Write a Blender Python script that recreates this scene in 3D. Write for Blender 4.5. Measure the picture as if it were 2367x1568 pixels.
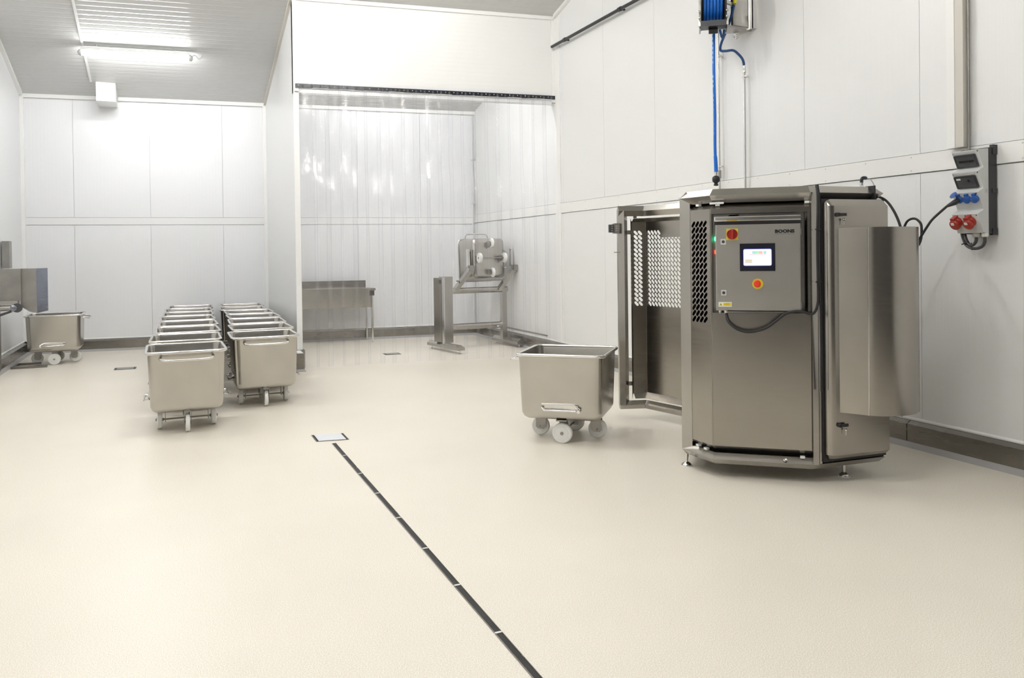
import bpy, math, random
from mathutils import Vector, Matrix
random.seed(7)
for o in list(bpy.data.objects): bpy.data.objects.remove(o)
S = bpy.context.scene
COL = S.collection
# ------------------------------------------------------------------ camera
cd = bpy.data.cameras.new('camera'); cam = bpy.data.objects.new('camera', cd); COL.objects.link(cam)
cd.sensor_fit = 'HORIZONTAL'; cd.sensor_width = 36.0
cd.lens = 1800.0/2367*36; cd.shift_y = -182.9/2367
cd.clip_start = 0.05; cd.clip_end = 100
YAW, PIT, ROL = 0.41166, 0.009656, -0.013
fw = Vector((math.sin(YAW)*math.cos(PIT), math.cos(YAW)*math.cos(PIT), -math.sin(PIT)))
rt = Vector((math.cos(YAW), -math.sin(YAW), 0))
up = rt.cross(fw)
cr, sr = math.cos(ROL), math.sin(ROL)
rt2 = rt*cr + up*sr; up2 = up*cr - rt*sr
cam.matrix_world = Matrix(((rt2.x, up2.x, -fw.x, 0), (rt2.y, up2.y, -fw.y, 0), (rt2.z, up2.z, -fw.z, 1.5), (0, 0, 0, 1)))
S.camera = cam
# ------------------------------------------------------------------ world, exposure
w = bpy.data.worlds.new('world'); S.world = w; w.use_nodes = True
w.node_tree.nodes['Background'].inputs[0].default_value = (1, 1, 1, 1)
w.node_tree.nodes['Background'].inputs[1].default_value = 0.3
S.view_settings.view_transform = 'Standard'; S.view_settings.look = 'None'
S.view_settings.gamma = 1.0; S.view_settings.use_curve_mapping = False
S.view_settings.exposure = 1.27
TUBE = 62.0            # strength of the fluorescent tubes
# room numbers
XW, XP, XL = 5.13, 1.50, -2.15
SK = -0.1196           # the cross walls run slightly oblique
def YB(x): return 14.05 + SK*x
def YD(x): return 10.73 + SK*x
def ceil_z(x, y):
    d = YB(x) - y
    return 4.08 + 0.247*min(d, 6.6)
# ------------------------------------------------------------------ materials
def newmat(name):
    m = bpy.data.materials.new(name); m.use_nodes = True
    return m, m.node_tree, m.node_tree.nodes['Principled BSDF']
def plain(name, col, rough=0.5, metal=0.0, spec=0.5, emit=None, es=0.0, coat=0.0):
    m, t, b = newmat(name)
    b.inputs['Base Color'].default_value = (*col, 1); b.inputs['Roughness'].default_value = rough
    b.inputs['Metallic'].default_value = metal; b.inputs['Specular IOR Level'].default_value = spec
    b.inputs['Coat Weight'].default_value = coat
    n = t.nodes.new('ShaderNodeTexNoise'); n.inputs['Scale'].default_value = 9
    tc = t.nodes.new('ShaderNodeTexCoord'); t.links.new(tc.outputs['Object'], n.inputs['Vector'])
    mr = t.nodes.new('ShaderNodeMapRange'); mr.inputs[3].default_value = max(rough-0.05, .02); mr.inputs[4].default_value = rough+0.05
    t.links.new(n.outputs[0], mr.inputs[0]); t.links.new(mr.outputs[0], b.inputs['Roughness'])
    if emit:
        b.inputs['Emission Color'].default_value = (*emit, 1); b.inputs['Emission Strength'].default_value = es
    return m
def steel(name, col=(.60, .585, .56), rough=0.33, stretch=(1, 1, 10), amp=0.02, bump=0.0, blotch=0.08):
    m, t, b = newmat(name); L = t.links.new
    b.inputs['Metallic'].default_value = 1.0
    tc = t.nodes.new('ShaderNodeTexCoord')
    mp = t.nodes.new('ShaderNodeMapping'); mp.inputs['Scale'].default_value = stretch; L(tc.outputs['Object'], mp.inputs[0])
    n = t.nodes.new('ShaderNodeTexNoise'); n.inputs['Scale'].default_value = 6; n.inputs['Detail'].default_value = 6; L(mp.outputs[0], n.inputs['Vector'])
    n2 = t.nodes.new('ShaderNodeTexNoise'); n2.inputs['Scale'].default_value = 3.5; n2.inputs['Detail'].default_value = 5; L(tc.outputs['Object'], n2.inputs['Vector'])
    mr = t.nodes.new('ShaderNodeMapRange'); mr.inputs[1].default_value = .3; mr.inputs[2].default_value = .7
    mr.inputs[3].default_value = rough-amp*.6; mr.inputs[4].default_value = rough+amp; L(n.outputs[0], mr.inputs[0]); L(mr.outputs[0], b.inputs['Roughness'])
    cr_ = t.nodes.new('ShaderNodeValToRGB'); e = cr_.color_ramp.elements
    e[0].position = .3; e[1].position = .7
    e[0].color = (*[c*(1-blotch) for c in col], 1); e[1].color = (*[min(1, c*(1+blotch)) for c in col], 1)
    L(n2.outputs[0], cr_.inputs[0]); L(cr_.outputs[0], b.inputs['Base Color'])
    if bump > 0:
        bp = t.nodes.new('ShaderNodeBump'); bp.inputs['Strength'].default_value = bump; bp.inputs['Distance'].default_value = .002
        L(n.outputs[0], bp.inputs['Height']); L(bp.outputs[0], b.inputs['Normal'])
    return m
def ribbed(name, col, axis, period, rough=.32, depth=.3, sharp=True, spec=.5):
    """painted sandwich panel skin with fine ribs along one axis"""
    m, t, b = newmat(name); L = t.links.new
    b.inputs['Base Color'].default_value = (*col, 1); b.inputs['Roughness'].default_value = rough; b.inputs['Specular IOR Level'].default_value = spec
    g = t.nodes.new('ShaderNodeNewGeometry'); sp = t.nodes.new('ShaderNodeSeparateXYZ'); L(g.outputs['Position'], sp.inputs[0])
    if axis == 'Y+': 
        src = t.nodes.new('ShaderNodeMath'); src.operation = 'MULTIPLY_ADD'; L(sp.outputs[0], src.inputs[0]); src.inputs[1].default_value = -SK; L(sp.outputs[1], src.inputs[2]); so = src.outputs[0]
    else: so = sp.outputs['XYZ'.index(axis)]
    a = t.nodes.new('ShaderNodeMath'); a.operation = 'DIVIDE'; L(so, a.inputs[0]); a.inputs[1].default_value = period
    fr = t.nodes.new('ShaderNodeMath'); fr.operation = 'FRACT'; L(a.outputs[0], fr.inputs[0])
    r = t.nodes.new('ShaderNodeValToRGB'); e = r.color_ramp.elements
    e[0].position = 0; e[0].color = (0, 0, 0, 1); e[1].position = .16; e[1].color = (1, 1, 1, 1)
    x = r.color_ramp.elements.new(.84); x.color = (1, 1, 1, 1); x = r.color_ramp.elements.new(1); x.color = (0, 0, 0, 1)
    L(fr.outputs[0], r.inputs[0])
    bp = t.nodes.new('ShaderNodeBump'); bp.inputs['Strength'].default_value = depth; bp.inputs['Distance'].default_value = .003
    L(r.outputs[0], bp.inputs['Height']); L(bp.outputs[0], b.inputs['Normal'])
    return m
def floor_mat():
    m, t, b = newmat('speckled_floor'); L = t.links.new
    g = t.nodes.new('ShaderNodeNewGeometry')
    n = t.nodes.new('ShaderNodeTexNoise'); n.inputs['Scale'].default_value = 220; n.inputs['Detail'].default_value = 3; L(g.outputs['Position'], n.inputs['Vector'])
    n2 = t.nodes.new('ShaderNodeTexNoise'); n2.inputs['Scale'].default_value = .9; n2.inputs['Detail'].default_value = 4; L(g.outputs['Position'], n2.inputs['Vector'])
    r = t.nodes.new('ShaderNodeValToRGB'); e = r.color_ramp.elements
    e[0].position = .33; e[0].color = (.74, .665, .535, 1); e[1].position = .67; e[1].color = (1, .965, .885, 1)
    L(n.outputs[0], r.inputs[0])
    r2 = t.nodes.new('ShaderNodeMapRange'); r2.inputs[3].default_value = .93; r2.inputs[4].default_value = 1.07; L(n2.outputs[0], r2.inputs[0])
    mx = t.nodes.new('ShaderNodeVectorMath'); mx.operation = 'SCALE'; L(r.outputs[0], mx.inputs[0]); L(r2.outputs[0], mx.inputs['Scale'])
    L(mx.outputs[0], b.inputs['Base Color'])
    b.inputs['Roughness'].default_value = .36; b.inputs['Specular IOR Level'].default_value = .6
    bp = t.nodes.new('ShaderNodeBump'); bp.inputs['Strength'].default_value = .12; bp.inputs['Distance'].default_value = .002
    L(n.outputs[0], bp.inputs['Height']); L(bp.outputs[0], b.inputs['Normal'])
    return m
def pvc(name, tint, gloss, rough, base=0.03):
    """clear flexible PVC: mostly see-through, Fresnel sheen, slight ripples"""
    m = bpy.data.materials.new(name); m.use_nodes = True; t = m.node_tree; L = t.links.new
    for n in list(t.nodes): t.nodes.remove(n)
    out = t.nodes.new('ShaderNodeOutputMaterial'); tr = t.nodes.new('ShaderNodeBsdfTransparent'); tr.inputs[0].default_value = (*tint, 1)
    gl = t.nodes.new('ShaderNodeBsdfGlossy'); gl.inputs['Roughness'].default_value = rough; gl.inputs[0].default_value = (1, 1, 1, 1)
    df = t.nodes.new('ShaderNodeBsdfDiffuse'); df.inputs[0].default_value = (.8, .82, .86, 1)
    fr = t.nodes.new('ShaderNodeFresnel'); fr.inputs[0].default_value = 1.45
    g = t.nodes.new('ShaderNodeNewGeometry'); mp = t.nodes.new('ShaderNodeMapping'); mp.inputs['Scale'].default_value = (12, 12, 22); L(g.outputs['Position'], mp.inputs[0])
    n = t.nodes.new('ShaderNodeTexNoise'); n.inputs['Scale'].default_value = 1.6; n.inputs['Detail'].default_value = 4; L(mp.outputs[0], n.inputs['Vector'])
    bp = t.nodes.new('ShaderNodeBump'); bp.inputs['Strength'].default_value = .40; bp.inputs['Distance'].default_value = .004; L(n.outputs[0], bp.inputs['Height'])
    L(bp.outputs[0], gl.inputs['Normal']); L(bp.outputs[0], fr.inputs['Normal'])
    m1 = t.nodes.new('ShaderNodeMixShader'); m1.inputs[0].default_value = base; L(tr.outputs[0], m1.inputs[1]); L(df.outputs[0], m1.inputs[2])
    k = t.nodes.new('ShaderNodeMath'); k.operation = 'MULTIPLY'; k.inputs[1].default_value = gloss; L(fr.outputs[0], k.inputs[0])
    m2 = t.nodes.new('ShaderNodeMixShader'); L(k.outputs[0], m2.inputs[0]); L(m1.outputs[0], m2.inputs[1]); L(gl.outputs[0], m2.inputs[2])
    L(m2.outputs[0], out.inputs[0])
    return m
M = dict(
 wall_v_y=ribbed('wall_skin_side', (.86, .865, .86), 'Y', .0525, rough=.35, depth=.10),
 wall_v_x=ribbed('wall_skin_back', (.84, .85, .865), 'X', .0525, rough=.35, depth=.10),
 wall_h=ribbed('wall_skin_header', (.87, .87, .85), 'Z', .062, rough=.30, depth=.22),
 wall_plain=plain('wall_plain', (.85, .855, .86), .4),
 rear=plain('rear_wall_darkened', (.10, .10, .10), .6),
 trim=plain('white_trim', (.90, .90, .88), .35),
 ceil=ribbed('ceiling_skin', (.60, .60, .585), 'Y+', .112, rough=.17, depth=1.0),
 joint=plain('joint_grey', (.48, .48, .48), .7),  # even grey of the panel joints and ceiling seam
 floor=floor_mat(),
 cove=plain('cove_mortar', (.42, .41, .40), .6),
 kerbm=steel('kerb_steel', (.26, .245, .225), .26, (1, 1, 8), .02, .0),
 steel=steel('brushed_steel', (.375, .352, .32), .22, (1, 1, 10), .02, .0, .04),
 steelh=steel('brushed_steel_fine', (.43, .412, .385), .24, (1, 1, 10), .02, .0, .04),
 cart=steel('cart_steel', (.50, .482, .45), .25, (1, 1, 10), .0, .0, .05),
 bright=steel('polished_steel', (.74, .73, .71), .16, (1, 1, 5), .02, .0),
 dark=plain('dark_interior', (.035, .033, .03), .5),
 black=plain('black_rubber', (.018, .018, .02), .5),
 blackp=plain('black_plastic', (.03, .03, .034), .35),
 nylon=plain('white_nylon', (.88, .88, .86), .4),
 whitep=plain('white_plastic', (.80, .80, .79), .4),
 greyp=plain('grey_plastic', (.55, .56, .56), .45),
 lgrey=plain('pale_grey_plastic', (.68, .69, .68), .42),
 beige=plain('beige_and_trunk_shade', (.66, .63, .57), .45),
 dgrey=plain('dark_grey_plastic', (.07, .07, .075), .4),
 red=plain('red_plastic', (.42, .035, .022), .35),
 redb=plain('red_button', (.85, .05, .025), .3),
 redd=plain('dark_red_plastic', (.35, .02, .015), .3),
 yellow=plain('yellow_plate', (.82, .68, .03), .45),
 blue=plain('blue_plastic', (.035, .12, .42), .35),
 hose=plain('blue_hose', (.015, .17, .68), .3),
 hosed=plain('dark_blue_hose', (.012, .07, .22), .3),
 print=plain('pale_hose_print', (.35, .6, .85), .4),
 navy=plain('screen_bezel', (.014, .016, .024), .25),
 ink=plain('ink', (.012, .012, .012), .5),
 steelc=steel('satin_steel', (.48, .467, .44), .42, (1, 1, 3), .03, .0, .05),
 galv=steel('weathered_steel', (.36, .35, .33), .42, (1, 1, 3), .05, .0, .15),
 bluish=steel('bluish_steel', (.30, .32, .38), .28),
 window=plain('smoked_window', (.05, .055, .058), .12),
 manh=plain('pale_cover', (.80, .82, .86), .3),
 orange=plain('orange_print', (.75, .28, .02), .5),
)
def emis(name, c, s):
    return plain(name, (0, 0, 0), .5, emit=c, es=s, spec=0)
M['tube'] = emis('tube_glow', (1, .985, .96), TUBE)
M['tube_v'] = emis('tube_glow_left', (1, 1, 1), 26)
M['tube_h'] = emis('tube_glow_header', (1, .985, .96), 16)
M['tube_m'] = emis('tube_glow_main', (1, .985, .96), 84)
M['tube_b'] = emis('tube_glow_bay', (1, .99, .98), 48)
M['tube_s'] = emis('tube_glow_soft', (1, .985, .96), 26)
M['disp'] = emis('display_white', (.93, .95, 1), .46)
M['dispb'] = emis('display_edge', (.08, .09, .8), .35)
M['d_teal'] = emis('display_teal', (.45, .85, .75), .42); M['d_green'] = emis('display_green', (.55, .92, .55), .42)
M['d_pink'] = emis('display_pink', (1, .50, .60), .42); M['d_red'] = emis('display_rose', (1, .60, .50), .42)
M['ledg'] = emis('green_lamp', (.05, 1, .35), 3.0); M['ledr'] = emis('red_lamp', (1, .08, .04), 1.2)
M['pvc'] = pvc('clear_pvc', (.985, .985, .99), 1.0, .025)
M['pvce'] = pvc('clear_pvc_edge', (.91, .91, .94), .8, .15, .05)
# ------------------------------------------------------------------ mesh helpers
class MB:
    def __init__(s): s.v = []; s.f = []; s.mi = []; s.cur = 0
    def slot(s, i): s.cur = i; return s
    def add(s, vs, fs):
        b = len(s.v); s.v += [tuple(p) for p in vs]
        for f in fs: s.f.append([b+i for i in f]); s.mi.append(s.cur)
        return s
    def box(s, a, b):
        x0, y0, z0 = a; x1, y1, z1 = b
        return s.add([(x0,y0,z0),(x1,y0,z0),(x1,y1,z0),(x0,y1,z0),(x0,y0,z1),(x1,y0,z1),(x1,y1,z1),(x0,y1,z1)],
            [(0,3,2,1),(4,5,6,7),(0,1,5,4),(1,2,6,5),(2,3,7,6),(3,0,4,7)])
    def fbox(s, F, a, b):
        """box in a frame F(x,y,z)->world"""
        x0, y0, z0 = a; x1, y1, z1 = b
        return s.add([F(*p) for p in [(x0,y0,z0),(x1,y0,z0),(x1,y1,z0),(x0,y1,z0),(x0,y0,z1),(x1,y0,z1),(x1,y1,z1),(x0,y1,z1)]],
            [(0,3,2,1),(4,5,6,7),(0,1,5,4),(1,2,6,5),(2,3,7,6),(3,0,4,7)])
    def loft(s, loops, cap=True):
        n = len(loops[0]); vs = [p for l in loops for p in l]; fs = []
        for k in range(len(loops)-1):
            for i in range(n):
                j = (i+1) % n; fs.append((k*n+i, k*n+j, (k+1)*n+j, (k+1)*n+i))
        if cap: fs.append(tuple(reversed(range(n)))); fs.append(tuple((len(loops)-1)*n+i for i in range(n)))
        return s.add(vs, fs)
    def prism(s, poly, z0, z1):
        return s.loft([[(x, y, z0) for x, y in poly], [(x, y, z1) for x, y in poly]])
    def tube(s, pts, r, seg=10, cap=True, closed=False):
        P = [Vector(p) for p in pts]; n = len(P); loops = []; prev = None
        for i, p in enumerate(P):
            if closed: t = (P[(i+1) % n]-P[i-1]).normalized()
            else: t = (P[min(i+1, n-1)]-P[max(i-1, 0)]).normalized()
            if prev is None:
                a = t.orthogonal().normalized()
            else:
                a = prev - t*prev.dot(t)
                a = a.normalized() if a.length > 1e-6 else t.orthogonal().normalized()
            prev = a; b = t.cross(a)
            rr = r[i] if isinstance(r, (list, tuple)) else r
            loops.append([p + (a*math.cos(2*math.pi*k/seg) + b*math.sin(2*math.pi*k/seg))*rr for k in range(seg)])
        if closed: loops.append(loops[0]); cap = False
        return s.loft(loops, cap)
    def cyl(s, p0, p1, r, seg=20, r1=None):
        return s.tube([p0, p1], [r, r if r1 is None else r1], seg)
    def lathe(s, c, ax, prof, seg=24):
        """prof: (distance along ax, radius)"""
        ax = Vector(ax).normalized(); a = ax.orthogonal().normalized(); b = ax.cross(a); c = Vector(c)
        loops = [[c+ax*h+(a*math.cos(2*math.pi*k/seg)+b*math.sin(2*math.pi*k/seg))*max(r, 1e-4) for k in range(seg)] for h, r in prof]
        return s.loft(loops)
    def build(s, name, mat, parent=None, smooth=None, **kw):
        me = bpy.data.meshes.new(name); me.from_pydata(s.v, [], s.f)
        ms = mat if isinstance(mat, (list, tuple)) else [mat]
        for m in ms: me.materials.append(M[m] if isinstance(m, str) else m)
        me.polygons.foreach_set('material_index', s.mi)
        me.update(); 
        o = bpy.data.objects.new(name, me); COL.objects.link(o)
        if smooth: 
            me.polygons.foreach_set('use_smooth', [True]*len(me.polygons)); 
            try: me.set_sharp_from_angle(angle=math.radians(smooth))
            except Exception: pass
        if parent: o.parent = parent
        for k, v in kw.items(): o[k] = v
        return o
def bez(pts, n=8):
    """Catmull-Rom through points"""
    P = [Vector(p) for p in pts]; P = [P[0]*2-P[1]] + P + [P[-1]*2-P[-2]]; out = []
    for i in range(1, len(P)-2):
        for k in range(n):
            t = k/n; a, b, c, d = P[i-1:i+3]
            out.append(.5*((2*b)+(c-a)*t+(2*a-5*b+4*c-d)*t*t+(3*b-a-3*c+d)*t**3))
    out.append(P[-2]); return out
def thing(name, label, cat, loc=(0,0,0), rz=0, group=None):
    o = bpy.data.objects.new(name, None); COL.objects.link(o); o.empty_display_size = .1
    o.location = loc; o.rotation_euler = (0, 0, rz); o['label'] = label; o['category'] = cat
    if group: o['group'] = group
    return o
def tag(o, label, cat, group=None):
    o['label'] = label; o['category'] = cat
    if group: o['group'] = group
    return o
def keep_local(o, root):
    """mesh built in world coordinates, parented under an empty that stands elsewhere"""
    o.parent = root; o.matrix_parent_inverse = root_matrix(root).inverted(); return o
def root_matrix(r):
    m = Matrix.Translation(r.location) @ r.rotation_euler.to_matrix().to_4x4()
    return m
def wpart(root, mb, name, mat, parent=None, smooth=None, **kw):
    """part of thing 'root', built in world coordinates; converts to root-local coordinates"""
    inv = root_matrix(root).inverted()
    mb.v = [tuple(inv @ Vector(p)) for p in mb.v]
    return mb.build(name, mat, parent or root, smooth, **kw)
def struct(mb, name, mat, smooth=None, parent=None):
    o = mb.build(name, mat, parent, smooth)
    if parent is None: o['kind'] = 'structure'
    return o
def rrect(w, h, r, seg=5, cx=0, cy=0):
    pts = []
    for (sx, sy, a0) in ((1, 1, 0), (-1, 1, 90), (-1, -1, 180), (1, -1, 270)):
        for k in range(seg+1):
            a = math.radians(a0+90*k/seg)
            pts.append((cx+sx*(w/2-r)+r*math.cos(a), cy+sy*(h/2-r)+r*math.sin(a)))
    return pts
def flat_shape(outer, holes, th):
    """2D outline with holes -> solid sheet mesh (verts, faces) in local xy, thickness th"""
    cu = bpy.data.curves.new('tmp', 'CURVE'); cu.dimensions = '2D'; cu.fill_mode = 'BOTH'; cu.extrude = th/2
    for loop in [outer]+holes:
        sp = cu.splines.new('POLY'); sp.points.add(len(loop)-1)
        for p, q in zip(sp.points, loop): p.co = (q[0], q[1], 0, 1)
        sp.use_cyclic_u = True
    ob = bpy.data.objects.new('tmp', cu)
    me = bpy.data.meshes.new_from_object(ob)
    vs = [tuple(v.co) for v in me.vertices]; fs = [tuple(p.vertices) for p in me.polygons]
    bpy.data.objects.remove(ob); bpy.data.curves.remove(cu); bpy.data.meshes.remove(me)
    return vs, fs
def text_shape(txt, size, th=.0008, bold=0.0, sx=1.0):
    cu = bpy.data.curves.new('tmp', 'FONT'); cu.body = txt; cu.size = size; cu.extrude = th/2; cu.offset = bold; cu.resolution_u = 2
    ob = bpy.data.objects.new('tmp', cu); me = bpy.data.meshes.new_from_object(ob)
    vs = [tuple(v.co) for v in me.vertices]; fs = [tuple(p.vertices) for p in me.polygons]
    bpy.data.objects.remove(ob); bpy.data.curves.remove(cu); bpy.data.meshes.remove(me)
    x0 = min(v[0] for v in vs); vs = [((v[0]-x0)*sx, v[1], v[2]) for v in vs]
    return vs, fs, max(v[0] for v in vs)
def obround(cx, cy, L, W, ang, seg=5):
    pts = []; a = math.radians(ang); ux, uy = math.cos(a), math.sin(a); h = (L-W)/2
    for end, base in ((1, -90), (-1, 90)):
        for k in range(seg+1):
            t = math.radians(base+180*k/seg); x = end*h + W/2*math.cos(t); y = W/2*math.sin(t)
            pts.append((cx+x*ux-y*uy, cy+x*uy+y*ux))
    return pts
def clip_poly_top(poly, ymax):
    out = []
    for i, p in enumerate(poly):
        q = poly[(i+1) % len(poly)]
        if p[1] <= ymax: out.append(p)
        if (p[1]-ymax)*(q[1]-ymax) < 0:
            t = (ymax-p[1])/(q[1]-p[1]); out.append((p[0]+(q[0]-p[0])*t, ymax))
    return out
# plan polyline offsets (outward = right-hand side of the walking direction)
def offs(poly, o, closed=False):
    n = len(poly); out = []
    for i in range(n):
        p = Vector(poly[i]).to_2d()
        def nrm(a, b):
            d = (Vector(b)-Vector(a)).normalized(); return Vector((d.y, -d.x))
        ns = []
        if closed or i > 0: ns.append(nrm(poly[i-1], poly[i]))
        if closed or i < n-1: ns.append(nrm(poly[i], poly[(i+1) % n]))
        if len(ns) == 1: out.append(p+ns[0]*o)
        else:
            m = (ns[0]+ns[1]); m = m/m.length; out.append(p+m*o/max(m.dot(ns[0]), .3))
    return out
def sweep(mb, poly, prof, closed=False):
    """prof: closed section of (outward, z)"""
    rings = []
    cols = [offs(poly, o, closed) for o, z in prof]
    n = len(poly)
    loops = [[(cols[k][i].x, cols[k][i].y, prof[k][1]) for k in range(len(prof))] for i in range(n)]
    if closed: loops.append(loops[0])
    return mb.loft(loops, not closed)
# ================================================================== THE SETTING
fl = MB().add([(-2.4, -7, 0), (5.6, -7, 0), (5.6, 15, 0), (-2.4, 15, 0), (-2.4, -7, -.2), (5.6, -7, -.2), (5.6, 15, -.2), (-2.4, 15, -.2)],
              [(0,1,2,3), (7,6,5,4), (0,4,5,1), (1,5,6,2), (2,6,7,3), (3,7,4,0)])
struct(fl, 'floor', 'floor')
# ceiling: sloping towards the back wall, level over the front of the hall
def crow(d): 
    r = []
    for x in (-2.4, 5.4): y = YB(x)-d; r.append((x, y, 4.08+0.247*min(max(d, -.3), 6.6)))
    return r
cb = MB()
rows = [crow(-.3), crow(6.6), [(-2.4, -7, 5.71), (5.4, -7, 5.71)]]
top = [[(x, y, z+.2) for x, y, z in r] for r in rows]
for k in range(2):
    cb.add(rows[k]+rows[k+1]+top[k]+top[k+1], [(0,1,3,2), (4,6,7,5), (0,4,5,1), (2,3,7,6), (0,2,6,4), (1,5,7,3)])
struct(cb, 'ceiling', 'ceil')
# right wall : backing plus panels
wr = MB().box((XW+.012, -7, -.05), (XW+.15, 14.3, 6.0)); wall_right = struct(wr, 'wall_right', 'joint')
js = [7.577-1.1557*k for k in range(-6, 12)]
js = sorted([y for y in js if -6.5 < y < 13.3]) 
edges = [-7.0]+js+[13.45]
for a, b in zip(edges[:-1], edges[1:]):
    g = .002
    for z0, z1 in ((.18, 2.048), (2.20, 5.9)):
        MB().box((XW, a+g, z0), (XW+.011, b-g, z1)).build('wall_panel', 'wall_v_y', wall_right)
bd = MB().box((XW-.010, -7, 2.056), (XW+.011, 13.44, 2.195)).build('wall_board', 'trim', wall_right)
sc = MB()
for k in range(36):
    y = 13.0-.42*k
    for z in (2.075, 2.175): sc.lathe((XW-.010, y, z), (-1, 0, 0), [(0, .005), (.002, .004), (.003, .001)], 8)
sc.build('screw', 'greyp', wall_right, kind='stuff')
# back wall
def backwall(name, f, x0, x1, z0, z1, th, face_mat, joints, band=None, rot=1):
    mb = MB(); t = .011
    mb.add([(x, f(x)+d, z) for x in (x0, x1) for d in (t+.001, th) for z in (z0, z1)],
           [(0,1,3,2), (4,6,7,5), (0,4,5,1), (2,3,7,6), (0,2,6,4), (1,5,7,3)])
    w_ = struct(mb, name, 'joint')
    return w_
def bpanel(parent, f, x0, x1, z0, z1, mat, d0=0.0, d1=.011, name='wall_panel'):
    mb = MB().add([(x, f(x)+d, z) for x in (x0, x1) for d in (d0, d1) for z in (z0, z1)],
           [(0,1,3,2), (4,6,7,5), (0,4,5,1), (2,3,7,6), (0,2,6,4), (1,5,7,3)])
    return mb.build(name, mat, parent)
wall_back = backwall('wall_back', YB, -2.3, 5.13, -.05, 4.15, .15, None, None)
jx = [-2.16, -1.421, -.309, .803, 1.49, 1.915, 3.02, 4.13, 5.13]
for a, b in zip(jx[:-1], jx[1:]):
    bpanel(wall_back, YB, a+.002, b-.002, .17, 2.026, 'wall_v_x'); bpanel(wall_back, YB, a+.002, b-.002, 2.15, 4.14, 'wall_v_x')
bpanel(wall_back, YB, -2.16, 5.12, 2.032, 2.145, 'wall_plain', -.006, .011, 'wall_board')
# left wall
wl = MB().box((XL-.15, -7, -.05), (XL, 14.4, 6.0)); struct(wl, 'wall_left', 'wall_plain')
# unseen wall behind the camera, moved in and darkened to darken the steel's reflections
struct(MB().box((-2.3, -2.4, -.05), (5.3, -2.25, 6.0)), 'wall_rear_unseen', 'rear')
# partition between the two bays
pt = MB()
def pq(x, yf, yb, z): return [(x, yf, z), (x, yb, z)]
def part_poly(x0, x1):
    vs = []
    for x in (x0, x1):
        n = 14
        for k in range(n+1):
            d = (YB(x)-.001) - (YD(x)) ; y = YD(x)+d*k/n
            vs += [(x, y, 0.0), (x, y, ceil_z(x, y)+.02)]
    fs = []; m = 2*(14+1)
    for k in range(14):
        a = 2*k; fs += [(a, a+2, a+3, a+1), (m+a, m+a+1, m+a+3, m+a+2), (a+1, a+3, m+a+3, m+a+1)]
    fs += [(0, 1, m+1, m), (m-2, 2*m-2, 2*m-1, m-1)]
    return vs, fs
pt.add(*part_poly(XP, XP+.062)); struct(pt, 'wall_partition', 'wall_v_y')
# header over the strip curtain
hd = MB(); xs = [XP+.0, 5.13]; ZH = 3.645
hv = []
for x in xs:
    for d in (.0115, .12):
        y = YD(x)+d; hv += [(x, y, ZH), (x, y, ceil_z(x, y)+.02)]
hd.add(hv, [(0,1,3,2), (4,6,7,5), (0,4,5,1), (2,3,7,6), (0,2,6,4), (1,5,7,3)])
wall_header = struct(hd, 'wall_header', 'wall_plain')
zc_ = 4.08+.247*3.32
bpanel(wall_header, YD, XP+.06, 5.12, 3.80, zc_-.001, 'wall_h')
bpanel(wall_header, YD, XP, 5.13, ZH, 3.80, 'wall_plain', 0, .012)
# trims
def trimbox(name, pts, mat='trim'):
    return struct(MB().add(pts, [(0,1,3,2), (4,6,7,5), (0,4,5,1), (2,3,7,6), (0,2,6,4), (1,5,7,3)]), name, mat)
def xtrim(name, f, x0, x1, d0, d1, z0, z1, mat='trim'):
    return trimbox(name, [(x, f(x)+d, z) for x in (x0, x1) for d in (d0, d1) for z in (z0, z1)], mat)
xtrim('trim_1', YB, XL, -1.04, -.055, 0, 4.035, 4.093)           # cornice, back wall, left of the duct
xtrim('trim_2', YB, -.76, XP, -.055, 0, 4.035, 4.093)
xtrim('trim_3', YB, XP+.06, XW, -.055, 0, 4.035, 4.093)
xtrim('trim_4', YD, XP, XW, -.03, 0, 4.855, 4.905)                # top of the header
xtrim('trim_5', YD, XP-.004, XP+.066, -.012, .0, 0.25, 4.89)      # front edge of the partition
xtrim('trim_6', YD, XW-.05, XW-.0, -.012, 0, 3.64, 4.9)          # right end of the header
xtrim('trim_7', YB, XL, XL+.05, -.05, 0, .2, 4.05)
xtrim('trim_8', YB, XP-.05, XP, -.05, 0, .2, 4.05)
struct(MB().box((XW-.012, 9.95, .2), (XW, 10.115, 4.86)), 'trim_9', 'trim')
def slopetrim(name, x0, x1, dz, ya, yb_, mat='trim', h=.045):
    vs = []
    for x in (x0, x1):
        for y in (ya, yb_):
            z = ceil_z(x, y); vs += [(x, y, z-dz-h), (x, y, z-dz+.005)]
    return trimbox(name, vs, mat)
slopetrim('trim_10', XW-.05, XW, 0, 7.6, 10.05)
slopetrim('trim_11', XP-.035, XP, 0, 10.55, 13.8, 'beige', .05)
slopetrim('trim_12', XL, XL+.05, 0, 7.6, 14.2)
slopetrim('trim_13', -1.12, -1.09, 0, 9.0, 13.6, 'trim', .012)
slopetrim('trim_14', -1.13, -1.122, 0, 9.0, 13.6, 'joint', .004)
struct(MB().box((-1.035, 13.60, 3.93), (-.765, 14.16, 4.25)), 'trim_15', 'trim')   # boxed-in beam end on the back wall
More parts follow.
